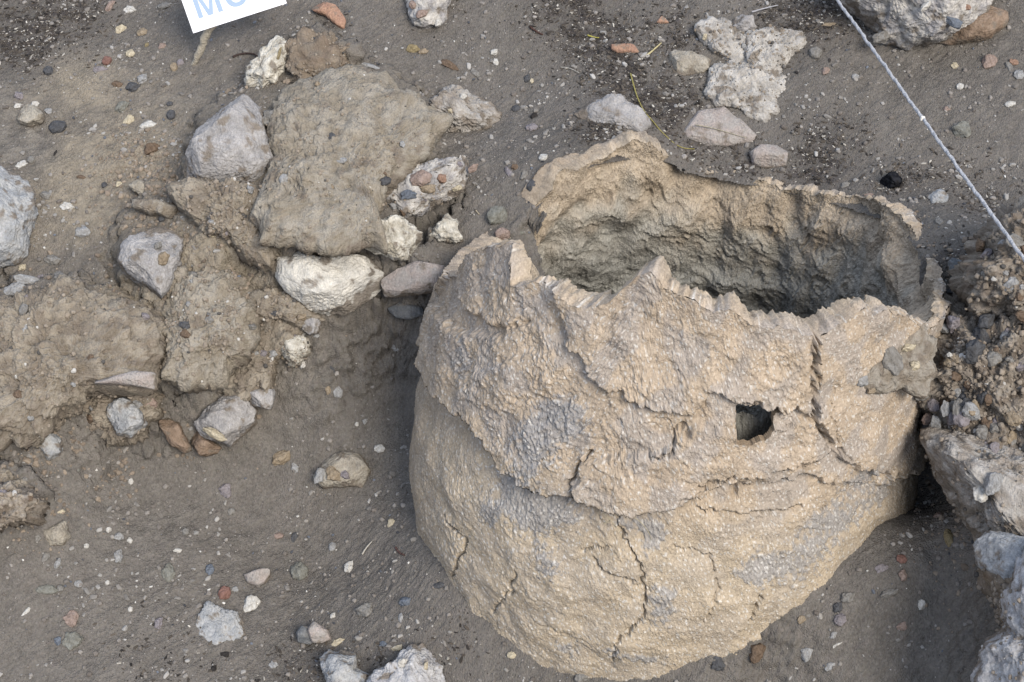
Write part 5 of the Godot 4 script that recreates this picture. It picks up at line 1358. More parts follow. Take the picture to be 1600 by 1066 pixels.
	inclusion(holder64, -0.0678, -0.0192, 0.0081, 0.0056, 0, "tan")
	inclusion(holder64, -0.0266, 0.0134, 0.0179, 0.0282, 0.2, "grey")
	pebble("rounded_pebble", "dark blue grey rounded pebble at the edge of the upper left gravel", -1.075, -0.598, 0.0093, 0.0095, 0, 0.75, "dark")
	pebble("rounded_pebble", "small red rounded pebble, the reddest one above the bank", -0.9743, -0.6164, 0.0093, 0.0095, 0, 0.75, "red")
	pebble("stone_chip", "dark chip touching the small red pebble from below", -0.9844, -0.5992, 0.016, 0.0074, -0.14, 0.6, "violet")
	pebble("stone_chip", "dark blue stone with a white lower corner, in a trio on the upper bank", -0.9235, -0.5627, 0.0146, 0.0133, -0.52, 0.6, "dark")
	pebble("stone_chip", "grey blue chip on the right of the trio on the upper bank", -0.9075, -0.5792, 0.0122, 0.0107, 0.17, 0.6, "pale")
	pebble("stone_chip", "brown lump on the left of the trio on the upper bank", -0.95, -0.5685, 0.011, 0.0094, 0, 0.6, "brown")
	pebble("stone_chip", "pale yellow and white pebble above the trio on the upper bank", -0.9373, -0.6375, 0.0087, 0.0095, 0, 0.6, "cream")
	pebble("stone_chip", "half white rough pebble at the top, left of two pale ones", -0.9622, -0.6985, 0.0126, 0.0117, 0.17, 0.6, "cream")
	pebble("stone_chip", "tan grey pebble at the top, nearer the card than its pale twin", -0.923, -0.6886, 0.0106, 0.0103, 0.35, 0.6, "tan")
	pebble("stone_chip", "flat grey stone next to the card's left side", -0.8902, -0.7448, 0.0126, 0.0083, 0.26, 0.6, "grey")
	pebble("stone_chip", "flat white chip at the top border left of the card", -0.949, -0.7402, 0.0127, 0.0083, 0, 0.6, "white")
	pebble("stone_chip", "long tan stone at the top border, upright in the gravel", -0.9885, -0.7491, 0.0076, 0.0168, -0.35, 0.6, "pink")
	pebble("rounded_pebble", "dark blue grey pebble right beside the pinkish cream angular stone", -1.041, -0.4771, 0.0163, 0.0126, 0.09, 0.75, "dark")
	pebble("stone_chip", "lavender white chip touching the pinkish cream stone's right corner", -1.0628, -0.513, 0.0085, 0.0073, -0.52, 0.6, "pale")
	pebble("stone_chip", "white chip above the pinkish cream angular stone", -1.0865, -0.5242, 0.0086, 0.008, 0.17, 0.6, "white")
	pebble("stone_chip", "white chip left of the top of the pinkish cream stone", -1.114, -0.518, 0.0086, 0.006, 0, 0.6, "white")
	pebble("stone_chip", "pale lilac chip above left of the pinkish cream stone", -1.117, -0.5362, 0.0086, 0.0094, 0, 0.6, "violet")
	pebble("stone_chip", "grey green angular chip in the middle of the upper bank", -0.937, -0.52, 0.0121, 0.0159, -0.44, 0.6, "green")
	pebble("stone_chip", "cream chip below the grey green angular chip", -0.9192, -0.4937, 0.0096, 0.0131, -0.44, 0.6, "cream")
	pebble("stone_chip", "lumpy white chip right of the cream chip on the bank", -0.8862, -0.4784, 0.0167, 0.0091, 0.26, 0.6, "white")
	pebble("rounded_pebble", "blue black pebble in a tan socket on the bank", -0.8469, -0.4944, 0.0083, 0.0104, 0, 0.75, "dark")
	pebble("rounded_pebble", "tiny blue black pebble above the one in a tan socket", -0.8524, -0.5218, 0.006, 0.0053, 0, 0.75, "dark")
	pebble("rounded_pebble", "small brown pebble at the left of the stake's tip", -0.855, -0.6038, 0.0073, 0.01, 0.17, 0.75, "tan")
	pebble("rounded_pebble", "small violet grey pebble touching the stake's tip", -0.845, -0.616, 0.0067, 0.0081, 0, 0.75, "violet")
	pebble("stone_chip", "pinkish red chip left of the stake", -0.8812, -0.6543, 0.0081, 0.0075, 0, 0.6, "pink")
	pebble("stone_chip", "ochre chip left of the pinkish red chip", -0.9102, -0.6582, 0.005, 0.0061, 0, 0.6, "ochre")
	pebble("clod", "dark knobbly clod on the crumbly brow left of the grey boulder", -0.8687, -0.4178, 0.0153, 0.0116, 0.17, 0.9, "brown")
	pebble("stone_chip", "white elongated chip at the left, above the pale blue boulder", -1.0895, -0.3997, 0.0119, 0.0065, 0.44, 0.6, "white")
	pebble("rounded_pebble", "grey pebble next to the white elongated chip at the left", -1.076, -0.4095, 0.0066, 0.0065, 0, 0.75, "grey")
	pebble("stone_chip", "thin dark sliver standing in the yellowish soil of the bank", -1.0375, -0.4249, 0.0024, 0.0078, -0.35, 0.6, "black")
	pebble("stone_chip", "dark rectangular bit in a hollow of the yellowish soil", -0.9847, -0.3724, 0.0094, 0.0051, -0.17, 0.6, "brown")
	pebble("stone_chip", "flaky whitish chip right of the pale blue boulder", -1.0007, -0.3167, 0.0128, 0.0083, 0, 0.6, "white")
	pebble("stone_chip", "dull grey pebble right of the pale blue boulder", -1.0397, -0.3379, 0.01, 0.0103, 0, 0.6, "grey")
	pebble("stone_chip", "cream cube shaped chip beside the dark crevice", -0.9188, -0.3559, 0.0064, 0.0064, 0, 0.6, "cream")
	pebble("rounded_pebble", "small dark pebble left of the cream cube shaped chip", -0.9453, -0.3597, 0.0053, 0.0058, 0, 0.75, "dark")
	pebble("rounded_pebble", "small dark pebble under the earth covered slab", -0.8327, -0.2618, 0.0062, 0.0062, 0, 0.75, "dark")
	pebble("stone_chip", "bright blue chip on the earth covered slab", -0.8201, -0.2972, 0.0051, 0.0037, -0.52, 0.6, "blue")
	pebble("rounded_pebble", "pale blue rounded pebble next to the bright blue chip", -0.7884, -0.2449, 0.0055, 0.0067, 0, 0.75, "pale", 0.1633)
	pebble("rounded_pebble", "pink rounded pebble above the pale blue one", -0.796, -0.2548, 0.0055, 0.0048, 0, 0.75, "pink", 0.1712)
	pebble("stone_chip", "grey blue lump on the lower bank above the grey layer", -0.9719, -0.2719, 0.0138, 0.0113, 0.35, 0.6, "pale")
	pebble("stone_chip", "dull grey oval stone left of the shield shaped stone", -1.0162, -0.2313, 0.0149, 0.0113, 0, 0.6, "grey")
	pebble("stone_chip", "pale grey stone in the cluster beneath the pale blue boulder", -1.0489, -0.1858, 0.0239, 0.0137, 0.14, 0.6, "pale")
	pebble("stone_chip", "dark violet round stone on the cluster beneath the pale blue boulder", -1.0331, -0.2035, 0.0097, 0.0094, 0, 0.6, "violet")
	pebble("stone_chip", "white chip at the top of the cluster beneath the pale blue boulder", -1.0652, -0.2187, 0.0081, 0.0069, 0, 0.6, "cream")
	pebble("stone_chip", "angular blue grey stone at the bottom of the cluster at the left border", -1.0665, -0.1617, 0.0193, 0.0124, 0.35, 0.6, "pale")
	pebble("stone_chip", "tan stone right of the cluster at the left border", -0.993, -0.1867, 0.0125, 0.0124, 0.17, 0.6, "grey")
	pebble("rounded_pebble", "pale round pebble lying alone left on the lower bank", -1.0161, -0.0413, 0.0109, 0.0137, 0, 0.75, "pale", 0.061)
	pebble("rounded_pebble", "grey oval pebble above the pale round pebble on the bank", -1.0252, -0.076, 0.0077, 0.0108, 0, 0.75, "grey", 0.0731)
	pebble("stone_chip", "cream knob beside the dark crevice above the white block", -0.7459, -0.2178, 0.0133, 0.0158, -0.35, 0.6, "cream")
	pebble("stone_chip", "white almond shaped chip under the white block", -0.671, -0.1206, 0.0077, 0.0121, -0.52, 0.6, "white")
	pebble("stone_chip", "pale chip just left of the smooth tan grey stone", -0.6018, -0.1287, 0.0094, 0.0091, 0, 0.6, "white")
	pebble("stone_chip", "pale pebble right of the smooth tan grey stone", -0.578, -0.1253, 0.0066, 0.006, 0, 0.6, "pale")
	pebble("stone_chip", "light chip at the lower right of the round pebbly lump", -0.6014, -0.1012, 0.0072, 0.0079, 0, 0.6, "white")
	pebble("stone_chip", "dark leaning sliver in the pit below the round pebbly lump", -0.555, -0.1037, 0.0055, 0.0103, 0.44, 0.6, "dark")
	pebble("stone_chip", "small dark chip right of the round pebbly lump", -0.5697, -0.1116, 0.0061, 0.0048, 0.35, 0.6, "dark")
	pebble("stone_chip", "tan shell shaped pebble of a pair in the upper pit", -0.5619, -0.0826, 0.0067, 0.0097, 0.26, 0.6, "tan")
	pebble("stone_chip", "pale grey pebble of the pair in the upper pit", -0.5476, -0.084, 0.0089, 0.0116, 0.17, 0.6, "pale")
	pebble("stone_chip", "cream yellow chunk on the brow above the pit floor", -0.9379, 0.0051, 0.011, 0.0054, 0.52, 0.6, "cream")
	pebble("rounded_pebble", "tan grey stone hanging at the end of the pinkish sherd", -0.8389, -0.0159, 0.0132, 0.0102, -0.61, 0.75, "pink", -0.0711)
	pebble("rounded_pebble", "tiny white pebble on the grey tongue of soil", -0.9768, 0.0637, 0.0038, 0.0041, 0, 0.75, "white", -0.0007)
	pebble("rounded_pebble", "tiny white pebble near the left border above the grey tongue", -1.0199, 0.0285, 0.0049, 0.0047, 0, 0.75, "white", 0.0295)
	pebble("stone_chip", "greenish upright chip on the left pit slope", -0.9495, 0.0714, 0.005, 0.0091, -0.17, 0.6, "green")
	pebble("rounded_pebble", "bright white small pebble right of the greenish upright chip", -0.9231, 0.0551, 0.0045, 0.0043, 0, 0.75, "white")
	pebble("stone_chip", "white triangular chip beside a dark hollow on the pit slope", -0.8767, 0.0472, 0.0045, 0.0061, 0, 0.6, "white")
	pebble("stone_chip", "cream white chip above the tan and blue grey flat stone", -0.9664, 0.1371, 0.0077, 0.0042, 0.17, 0.6, "cream")
	pebble("stone_chip", "small grey stone touching the tan and blue grey flat stone", -0.995, 0.1797, 0.0071, 0.0066, 0.52, 0.6, "grey")
	pebble("stone_chip", "pale bluish pebble of a pair on the left pit floor, left one", -0.8832, 0.1393, 0.0088, 0.0085, -0.52, 0.6, "pale")
	pebble("stone_chip", "smaller white pebble of the pair on the left pit floor", -0.8677, 0.1403, 0.005, 0.0067, 0, 0.6, "white")
	pebble("stone_chip", "blue grey cube shaped stone with a white face below the pair", -0.8808, 0.1725, 0.0099, 0.0138, 0.26, 0.6, "pale")
	pebble("rounded_pebble", "white pebble on the left pit floor above the white speck", -0.8999, 0.1333, 0.005, 0.0048, 0.52, 0.75, "white")
	pebble("rounded_pebble", "white pebble midway between the flat stone and blue cube", -0.9278, 0.17, 0.0044, 0.0042, 0, 0.75, "white")
	pebble("stone_chip", "grey leaning chip below the tan and blue grey flat stone", -0.982, 0.2015, 0.0071, 0.0101, -0.17, 0.6, "grey")
	pebble("stone_chip", "blue edged sliver right of the grey leaning chip", -0.9649, 0.2075, 0.0049, 0.0113, -0.44, 0.6, "pale")
	pebble("stone_chip", "pale green triangular stone with a dark lower edge", -0.9775, 0.2457, 0.0195, 0.0089, 0, 0.6, "green")
	pebble("rounded_pebble", "small grey pebble at the tip of the pale green triangle", -0.9578, 0.2395, 0.006, 0.0059, 0, 0.75, "grey")
	pebble("stone_chip", "blue white chip in the lower left pit floor", -0.9331, 0.2289, 0.0071, 0.0066, 0, 0.6, "pale")
	pebble("rounded_pebble", "very white small pebble right of the blue white chip", -0.8913, 0.2179, 0.0038, 0.0042, 0, 0.75, "white")
	pebble("stone_chip", "thin angular chip with white lower edges", -0.8037, 0.1842, 0.0121, 0.0204, -0.17, 0.6, "green")
	pebble("stone_chip", "pale oval chip above the thin angular chip", -0.7933, 0.145, 0.0077, 0.0054, 0.17, 0.6, "white")
	pebble("rounded_pebble", "round grey pebble above the pale oval chip", -0.7853, 0.1098, 0.0067, 0.0067, 0, 0.75, "grey")
	pebble("stone_chip", "flat pinkish brown shard at the lower left", -0.9356, 0.2802, 0.013, 0.013, -0.7, 0.6, "pink")
	pebble("stone_chip", "grey green slab with a bluish lower tip at the lower left", -0.9302, 0.3093, 0.0173, 0.0154, 0.35, 0.6, "green")
	pebble("stone_chip", "blue chip left of the grey green slab", -0.9533, 0.3125, 0.0054, 0.0077, 0, 0.6, "blue")
	pebble("rounded_pebble", "bright white pebble right of the pinkish brown shard", -0.8528, 0.2532, 0.0043, 0.0048, 0, 0.75, "white")
	pebble("stone_chip", "dark rough stone in a hollow at the lower left", -0.8084, 0.2702, 0.0087, 0.0118, 0, 0.6, "violet")
	pebble("stone_chip", "long white streaky chip at the lower left", -1.0015, 0.2802, 0.0038, 0.0113, -0.61, 0.6, "white")
	pebble("stone_chip", "blue pentagon shaped chip left of the pinkish flat stone", -0.7427, 0.1669, 0.0077, 0.0108, 0, 0.6, "blue")
	pebble("clod", "lumpy greenish white stone with a curled shape in the pit", -0.605, 0.1463, 0.0155, 0.0181, 0.26, 0.9, "green")
	pebble("rounded_pebble", "reddish brown rounded pebble just above the broad flat pale stone", -0.7156, 0.2017, 0.0104, 0.012, 0, 0.75, "red")
	pebble("stone_chip", "crumbly white stone with a rusty lower edge", -0.6722, 0.2102, 0.0153, 0.0179, 0, 0.6, "white")
	pebble("stone_chip", "small pale chip on the upper left of the crumbly white stone", -0.7009, 0.1911, 0.0066, 0.006, 0, 0.6, "pale")
	pebble("rounded_pebble", "pink oval pebble in the middle of the pit floor", -0.6411, 0.0883, 0.0084, 0.0055, 0.09, 0.75, "pink")
	pebble("stone_chip", "dark pebble with a white foot beside the pink oval pebble", -0.6152, 0.0889, 0.0072, 0.011, 0, 0.6, "dark")
	pebble("rounded_pebble", "white and blue pebble towards the jar's foot", -0.5521, 0.1081, 0.0066, 0.0079, 0, 0.75, "pale")
	pebble("stone_chip", "creamy white angular stone towards the jar's foot", -0.5218, 0.1528, 0.0104, 0.0126, 0, 0.6, "white")
	pebble("stone_chip", "grey stone with tan and white spots, right half of the lower pit", -0.4886, 0.2463, 0.0139, 0.0123, 0.17, 0.6, "grey")
	pebble("stone_chip", "blue slate chip near the jar's foot", -0.4237, 0.257, 0.0116, 0.0098, 0.26, 0.6, "blue")
	pebble("stone_chip", "pale small chip left of the grey spotted stone", -0.5416, 0.2401, 0.0059, 0.0065, 0, 0.6, "white")
	pebble("stone_chip", "upright pale sliver under the blue slate chip", -0.431, 0.2797, 0.0042, 0.0086, 0, 0.6, "pale")
	pebble("stone_chip", "long tan flat chip lying right of the rough tan stone", -0.5292, 0.2852, 0.0128, 0.0058, 0.44, 0.6, "cream")
	pebble("stone_chip", "saturated blue chip above the pale crystalline lump", -0.456, 0.311, 0.0073, 0.0046, 0, 0.6, "blue")
	pebble("stone_chip", "cream flake above the pale crystalline lump", -0.4347, 0.3219, 0.0094, 0.0046, 0.26, 0.6, "cream")
	pebble("stone_chip", "pale blue chip left of the crystalline lumps", -0.6282, 0.3148, 0.0086, 0.007, 0, 0.6, "pale")
	pebble("stone_chip", "black bit of charcoal under the broad flat pale stone", -0.7037, 0.3059, 0.007, 0.0047, 0, 0.6, "black")
	pebble("stone_chip", "second black bit of charcoal, nearer the lower border", -0.7184, 0.3312, 0.0059, 0.007, 0, 0.6, "black")
	pebble("stone_chip", "pale blue pointed chip in the pit, left of the striped stone", -0.6177, -0.0043, 0.0067, 0.011, 0.26, 0.6, "pale")
	pebble("stone_chip", "white triangular chip at the upper right of the striped stone", -0.4804, -0.0336, 0.0101, 0.008, 0, 0.6, "white")
	pebble("stone_chip", "faint tan stone mostly sunk in the pit, left of the striped stone", -0.6399, -0.0164, 0.0191, 0.0147, 0.61, 0.6, "tan")
	pebble("stone_chip", "dark angular chip on a small mound in the pit", -0.7281, 0.0352, 0.0101, 0.0135, 0.17, 0.6, "violet")
	pebble("rounded_pebble", "dull grey round pebble below the dark angular chip", -0.7175, 0.0626, 0.0067, 0.0067, 0, 0.75, "grey")
	pebble("stone_chip", "cream triangular chip close to the jar's left side", -0.4538, 0.0987, 0.0076, 0.009, 0, 0.6, "cream")
	pebble("rounded_pebble", "white pebble of a close pair high on the pit slope", -0.5174, -0.062, 0.0039, 0.0043, 0, 0.75, "white")
	pebble("stone_chip", "pale blue chip of a close pair high on the pit slope", -0.5041, -0.07, 0.0062, 0.0055, 0.44, 0.6, "pale")
	pebble("stone_chip", "flat pale blue stone in the shade left of the jar", -0.4518, -0.1539, 0.0112, 0.0092, 0, 0.6, "pale")
	pebble("stone_chip", "thin blue and white strip lying on the slab above the bank", -0.509, -0.5622, 0.0213, 0.0058, -0.21, 0.6, "pale")
	pebble("stone_chip", "orange brown chip on the upper slope", -0.4358, -0.644, 0.0145, 0.0106, -0.35, 0.6, "ochre")
	pebble("stone_chip", "tan pointed chip right of the orange brown chip", -0.4176, -0.6397, 0.0109, 0.0066, 0.17, 0.6, "tan")
	pebble("stone_chip", "long brown stone lying aslant on the upper slope", -0.3684, -0.6117, 0.0216, 0.0086, -0.7, 0.6, "brown")
	pebble("stone_chip", "grey chip right of the long brown stone", -0.3253, -0.5954, 0.0108, 0.0059, -0.7, 0.6, "grey")
	pebble("stone_chip", "white cluster chip on the upper slope, upper of two", -0.2916, -0.6274, 0.009, 0.0072, 0, 0.6, "white")
	pebble("stone_chip", "white chip on the upper slope, lower of two", -0.2893, -0.6106, 0.0054, 0.0085, 0, 0.6, "white")
	pebble("stone_chip", "dark chip with a white bead beside the dark litter", -0.2332, -0.5702, 0.0071, 0.0104, 0, 0.6, "dark")
	pebble("rounded_pebble", "white bead like pebble at the edge of the dark litter", -0.2254, -0.5647, 0.0036, 0.0052, 0, 0.75, "cream")
	pebble("stone_chip", "dark chip on the slope right of the layered pale stone", -0.2534, -0.5123, 0.0076, 0.009, 0, 0.6, "dark")
	pebble("rounded_pebble", "black round pebble right of the layered pale stone", -0.2216, -0.481, 0.0064, 0.0064, 0, 0.75, "black")
	pebble("stone_chip", "brown and white chip under the black round pebble", -0.2273, -0.453, 0.0115, 0.0088, 0, 0.6, "violet")
	pebble("rounded_pebble", "white rounded pebble on the slope above the jar's left rim", -0.2082, -0.3505, 0.0084, 0.0073, 0, 0.75, "white")
	pebble("stone_chip", "tiny bright blue chip next to the white rounded pebble", -0.1906, -0.3327, 0.005, 0.003, 0, 0.6, "blue")
	pebble("stone_chip", "dark split stone on the slope, left of the white pebble", -0.2653, -0.3405, 0.0056, 0.0147, 0.52, 0.6, "violet")
	pebble("stone_chip", "brown round bit on the dark split stone", -0.2558, -0.3484, 0.0067, 0.0074, 0, 0.6, "brown")
	pebble("stone_chip", "grey fragment right of the dark split stone", -0.2389, -0.325, 0.0067, 0.0104, -0.26, 0.6, "grey")
	pebble("rounded_pebble", "large dark blue grey pebble touching the jar's left rim", -0.2213, -0.2996, 0.0149, 0.0121, 0.09, 0.75, "dark")
	pebble("rounded_pebble", "flat greenish round stone half sunk left of the jar's mouth", -0.2831, -0.2685, 0.0177, 0.0169, 0, 0.75, "green")
	pebble("rounded_pebble", "flat pinkish stone below the greenish round stone", -0.2746, -0.2365, 0.0132, 0.0108, -0.35, 0.75, "pink")
	pebble("stone_chip", "green chip beside the left end of the jar's back rim", -0.2444, -0.2402, 0.006, 0.0048, -0.26, 0.6, "green")
	pebble("stone_chip", "dark angular chip sticking up from the slab above the bank", -0.5532, -0.3364, 0.0072, 0.0091, 0.35, 0.6, "dark", 0.2188)
	pebble("stone_chip", "tiny white chip on the yellowish slab above the bank", -0.5211, -0.3725, 0.0061, 0.0043, 0.35, 0.6, "white", 0.2252)
	pebble("rounded_pebble", "pale blue oval pebble under the crack in the slab", -0.5336, -0.2878, 0.0098, 0.0054, -0.09, 0.75, "pale", 0.2079)
	pebble("rounded_pebble", "dark round pebble at the left end of the pebbly slab", -0.4647, -0.2653, 0.0109, 0.0083, 0.26, 0.75, "dark", 0.1838)
	pebble("stone_chip", "pale green chip above the dark pebble on the pebbly slab", -0.451, -0.3189, 0.0072, 0.0109, 0.17, 0.6, "green")
	pebble("stone_chip", "whitish chip left of the dark pebble on the pebbly slab", -0.4877, -0.2447, 0.0076, 0.0053, 0.26, 0.6, "white", 0.1902)
	pebble("rounded_pebble", "pale teal pebble at the foot of the grey boulder", -0.6231, -0.2493, 0.0076, 0.0089, 0, 0.75, "pale", 0.1994)
	pebble("stone_chip", "blue chip on the crumbly face under the grey boulder", -0.6751, -0.242, 0.0055, 0.0042, -0.52, 0.6, "blue", 0.1616)
	pebble("stone_chip", "white chip on the crumbly face under the grey boulder", -0.7013, -0.2477, 0.0088, 0.009, 0.35, 0.6, "white", 0.1727)
	pebble("rounded_pebble", "white pebble low on the crumbly face near the crevice", -0.7352, -0.2028, 0.0049, 0.006, 0, 0.75, "white", 0.1402)
	pebble("stone_chip", "pale sliver in the dark soil left of the string", 0.2864, -0.6066, 0.0144, 0.0053, 0.09, 0.6, "tan")
	pebble("rounded_pebble", "grey oval stone right of the plaster patch", 0.259, -0.5504, 0.0119, 0.0117, -0.52, 0.75, "grey")
	pebble("stone_chip", "pinkish pale chip left of the string", 0.2734, -0.5111, 0.0082, 0.009, 0, 0.6, "pink")
	pebble("rounded_pebble", "white small pebble left of the string", 0.321, -0.4956, 0.007, 0.0058, -0.44, 0.75, "pale")
	pebble("stone_chip", "pinkish white angular stone below the speckled boulder", 0.5436, -0.4984, 0.0155, 0.0169, 0, 0.6, "pink")
	pebble("rounded_pebble", "white pebble below the pinkish white angular stone", 0.4873, -0.4522, 0.0065, 0.0071, -0.35, 0.75, "white")
	pebble("stone_chip", "yellowish white chip right of the string", 0.487, -0.5003, 0.0071, 0.0071, 0, 0.6, "cream")
	pebble("stone_chip", "grey long stone near the right border, below the boulder", 0.5739, -0.4845, 0.0065, 0.0169, 0.35, 0.6, "grey")
	pebble("stone_chip", "pale stone at the right border, below the long grey one", 0.5839, -0.4635, 0.0095, 0.0117, -0.35, 0.6, "pale")
	pebble("stone_chip", "orange tan chip near the right border", 0.5806, -0.4935, 0.0089, 0.0078, 0, 0.6, "terra")
	pebble("rounded_pebble", "white oval pebble near the right border", 0.5604, -0.4038, 0.0099, 0.0064, 0.17, 0.75, "white")
	pebble("stone_chip", "reddish chip right of the string's knot", 0.4618, -0.4113, 0.0081, 0.0057, 0, 0.6, "pink")
	pebble("stone_chip", "flat blue grey stone sunk in the soil right of the knot", 0.4787, -0.3636, 0.0149, 0.0176, 0.17, 0.6, "green")
	pebble("stone_chip", "pinkish chip behind the jar's back rim, near the charcoal", 0.3153, -0.2528, 0.0078, 0.0049, 0, 0.6, "pink")
	pebble("stone_chip", "grey stone in the soil behind the jar's back rim", 0.2843, -0.2915, 0.009, 0.0068, 0, 0.6, "grey")
	pebble("stone_chip", "pale chip right of the jar's mouth", 0.3932, -0.115, 0.0064, 0.0105, 0.17, 0.6, "grey")
	pebble("stone_chip", "tan half round chip above the dark oval stone", 0.4109, -0.0242, 0.0078, 0.0051, 0, 0.6, "tan")
	pebble("stone_chip", "dark flat stone below the dark oval stone", 0.3916, 0.0042, 0.0155, 0.0057, -0.05, 0.6, "dark")
	pebble("stone_chip", "brick red angular fragment on the shaded pit floor", 0.2965, 0.3344, 0.0085, 0.0076, -0.26, 0.6, "red")
	pebble("stone_chip", "red brown fragment below the brick red one", 0.2967, 0.3568, 0.0084, 0.0098, 0.35, 0.6, "pink")
	pebble("rounded_pebble", "white pebble on the shaded pit floor right of the jar", 0.3219, 0.3892, 0.006, 0.0082, 0, 0.75, "white")
	pebble("stone_chip", "heart shaped dark grey stone on the shaded pit floor", 0.2173, 0.3802, 0.0128, 0.0108, -0.26, 0.6, "grey")
	pebble("stone_chip", "dark stone under the heart shaped one", 0.2034, 0.3904, 0.0089, 0.0097, 0, 0.6, "dark")
	pebble("rounded_pebble", "violet grey pebble below the heart shaped stone", 0.2055, 0.4031, 0.0099, 0.0086, 0.52, 0.75, "violet")
	pebble("stone_chip", "thin pale shard like a shell on the shaded pit floor", 0.276, 0.3775, 0.0148, 0.007, 0.35, 0.6, "grey")
	pebble("stone_chip", "faint dark shell shard above the thin pale shard", 0.269, 0.3444, 0.0109, 0.0065, 0.44, 0.6, "violet")
	pebble("rounded_pebble", "ochre oval stone in the deep shade under the rubble bank", 0.3649, 0.3127, 0.007, 0.0148, 0.09, 0.75, "ochre")
	pebble("stone_chip", "pinkish brown chip in the deep shade under the rubble bank", 0.3625, 0.26, 0.0077, 0.0073, 0.52, 0.6, "pink")
	pebble("rounded_pebble", "tan pebble close to the jar's right foot", 0.3383, 0.1679, 0.0064, 0.0087, 0, 0.75, "tan")
	pebble("rounded_pebble", "tiny white pebble in the shade under the whitish corner rock", 0.3802, 0.4206, 0.003, 0.0027, 0, 0.75, "white")
	pebble("stone_chip", "pink chip on the shaded pit floor above the lower border", 0.2933, 0.4109, 0.0079, 0.0065, 0.35, 0.6, "pink")
	pebble("stone_chip", "whitish chip on the shaded pit floor, above a pale sliver", 0.1963, 0.418, 0.0054, 0.0076, -0.35, 0.6, "pale")
	pebble("stone_chip", "pale sliver on the shaded pit floor", 0.2016, 0.4278, 0.0099, 0.0032, 0.44, 0.6, "white")
	pebble("stone_chip", "pale grey angular stone in front of the jar's foot", 0.1603, 0.4282, 0.0084, 0.0119, -0.26, 0.6, "pale")
	pebble("clod", "dark knobbly clod in front of the jar's foot", 0.0919, 0.4171, 0.0149, 0.0185, 0.17, 0.9, "brown")
	pebble("stone_chip", "dark grey stone left of the knobbly clod before the jar", 0.037, 0.4283, 0.0109, 0.013, 0, 0.6, "dark")
	pebble("stone_chip", "pale green chip between the dark stone and the knobbly clod", 0.0522, 0.4209, 0.0064, 0.0049, 0, 0.6, "green")
	pebble("rounded_pebble", "small tan stone touching the jar's right foot", 0.1523, 0.399, 0.0064, 0.007, 0, 0.75, "tan")
	pebble("stone_chip", "long pale chip at the lower border right of the jar", 0.1913, 0.4466, 0.0094, 0.006, 0.61, 0.6, "pale")
	pebble("rounded_pebble", "pale oval pebble at the lower border below the jar's foot", -0.1575, 0.4049, 0.0111, 0.0083, 0.26, 0.75, "grey")
	pebble("stone_chip", "cream chip in front of the jar's left foot", -0.261, 0.3643, 0.0076, 0.0061, 0, 0.6, "cream")
	pebble("stone_chip", "dark blue flat stone touching the jar's left foot", -0.3716, 0.2537, 0.0104, 0.0057, 0.09, 0.6, "dark")
	make_card(Vector3(-0.8064, 0.2656, -0.5789), Vector3(0.9472, 0.2029, -0.2484), Vector3(-0.2977, 0.844, -0.446), 0.1679, 0.1)
	make_stake(Vector3(-0.8284, 0.1706, -0.6093), Vector3(-0.7685, 0.2837, -0.6074))
	make_string(Vector3(0.078, 0.308, -1.5896), Vector3(0.6172, 0.452, 1.2805), 0.5)
	stem("grass_stem", "straw", "long yellow green stem lying along the flat grey stone", PackedVector3Array([Vector3(-0.0561, 0.2085, -0.5417), Vector3(-0.0431, 0.1961, -0.4683), Vector3(-0.0213, 0.1856, -0.4266), Vector3(-0.0028, 0.1752, -0.4043), Vector3(0.0204, 0.1637, -0.3892), Vector3(0.0455, 0.1578, -0.3902)]), 0.0014, Color(0.30, 0.26, 0.10))
	stem("grass_stem", "straw", "short yellow stalk beside the oblong terracotta sherd", PackedVector3Array([Vector3(-0.027, 0.2208, -0.5791), Vector3(-0.0131, 0.2258, -0.5917), Vector3(-0.0006, 0.2336, -0.6001)]), 0.0018, Color(0.50, 0.43, 0.24))
	stem("grass_stem", "straw", "tiny yellow green blade in the litter left of the oblong sherd", PackedVector3Array([Vector3(-0.1273, 0.2266, -0.6363), Vector3(-0.1162, 0.2259, -0.6311), Vector3(-0.1073, 0.2261, -0.6286)]), 0.0014, Color(0.42, 0.38, 0.10))
	stem("grass_stem", "straw", "fine pale straw lying in the litter below the tiny green blade", PackedVector3Array([Vector3(-0.1752, 0.1973, -0.5791), Vector3(-0.1597, 0.1984, -0.5735), Vector3(-0.1434, 0.198, -0.5599)]), 0.001, Color(0.36, 0.34, 0.30))
	stem("twig", "twig", "thin brown twig at the left edge of the dark litter", PackedVector3Array([Vector3(-0.2283, 0.2283, -0.6611), Vector3(-0.2148, 0.2241, -0.6509), Vector3(-0.2058, 0.2223, -0.6454)]), 0.0022, Color(0.08, 0.05, 0.04))
	stem("grass_stem", "straw", "pale thin stalk above the plaster patch, pointing to the string", PackedVector3Array([Vector3(0.1583, 0.2682, -0.6447), Vector3(0.1819, 0.2725, -0.6502), Vector3(0.2045, 0.2748, -0.656)]), 0.0015, Color(0.40, 0.39, 0.40))
	stem("twig", "twig", "short pale twig lying on the pit floor near the jar's foot", PackedVector3Array([Vector3(-0.5004, -0.2573, 0.1404), Vector3(-0.4935, -0.2523, 0.1299), Vector3(-0.4855, -0.2469, 0.1224)]), 0.0016, Color(0.42, 0.39, 0.34))
	stem("twig", "twig", "tiny brown twig on the pit floor close to the jar's left side", PackedVector3Array([Vector3(-0.4448, -0.2259, 0.1527), Vector3(-0.4379, -0.2224, 0.1664), Vector3(-0.4291, -0.2172, 0.1761)]), 0.0018, Color(0.11, 0.07, 0.06))
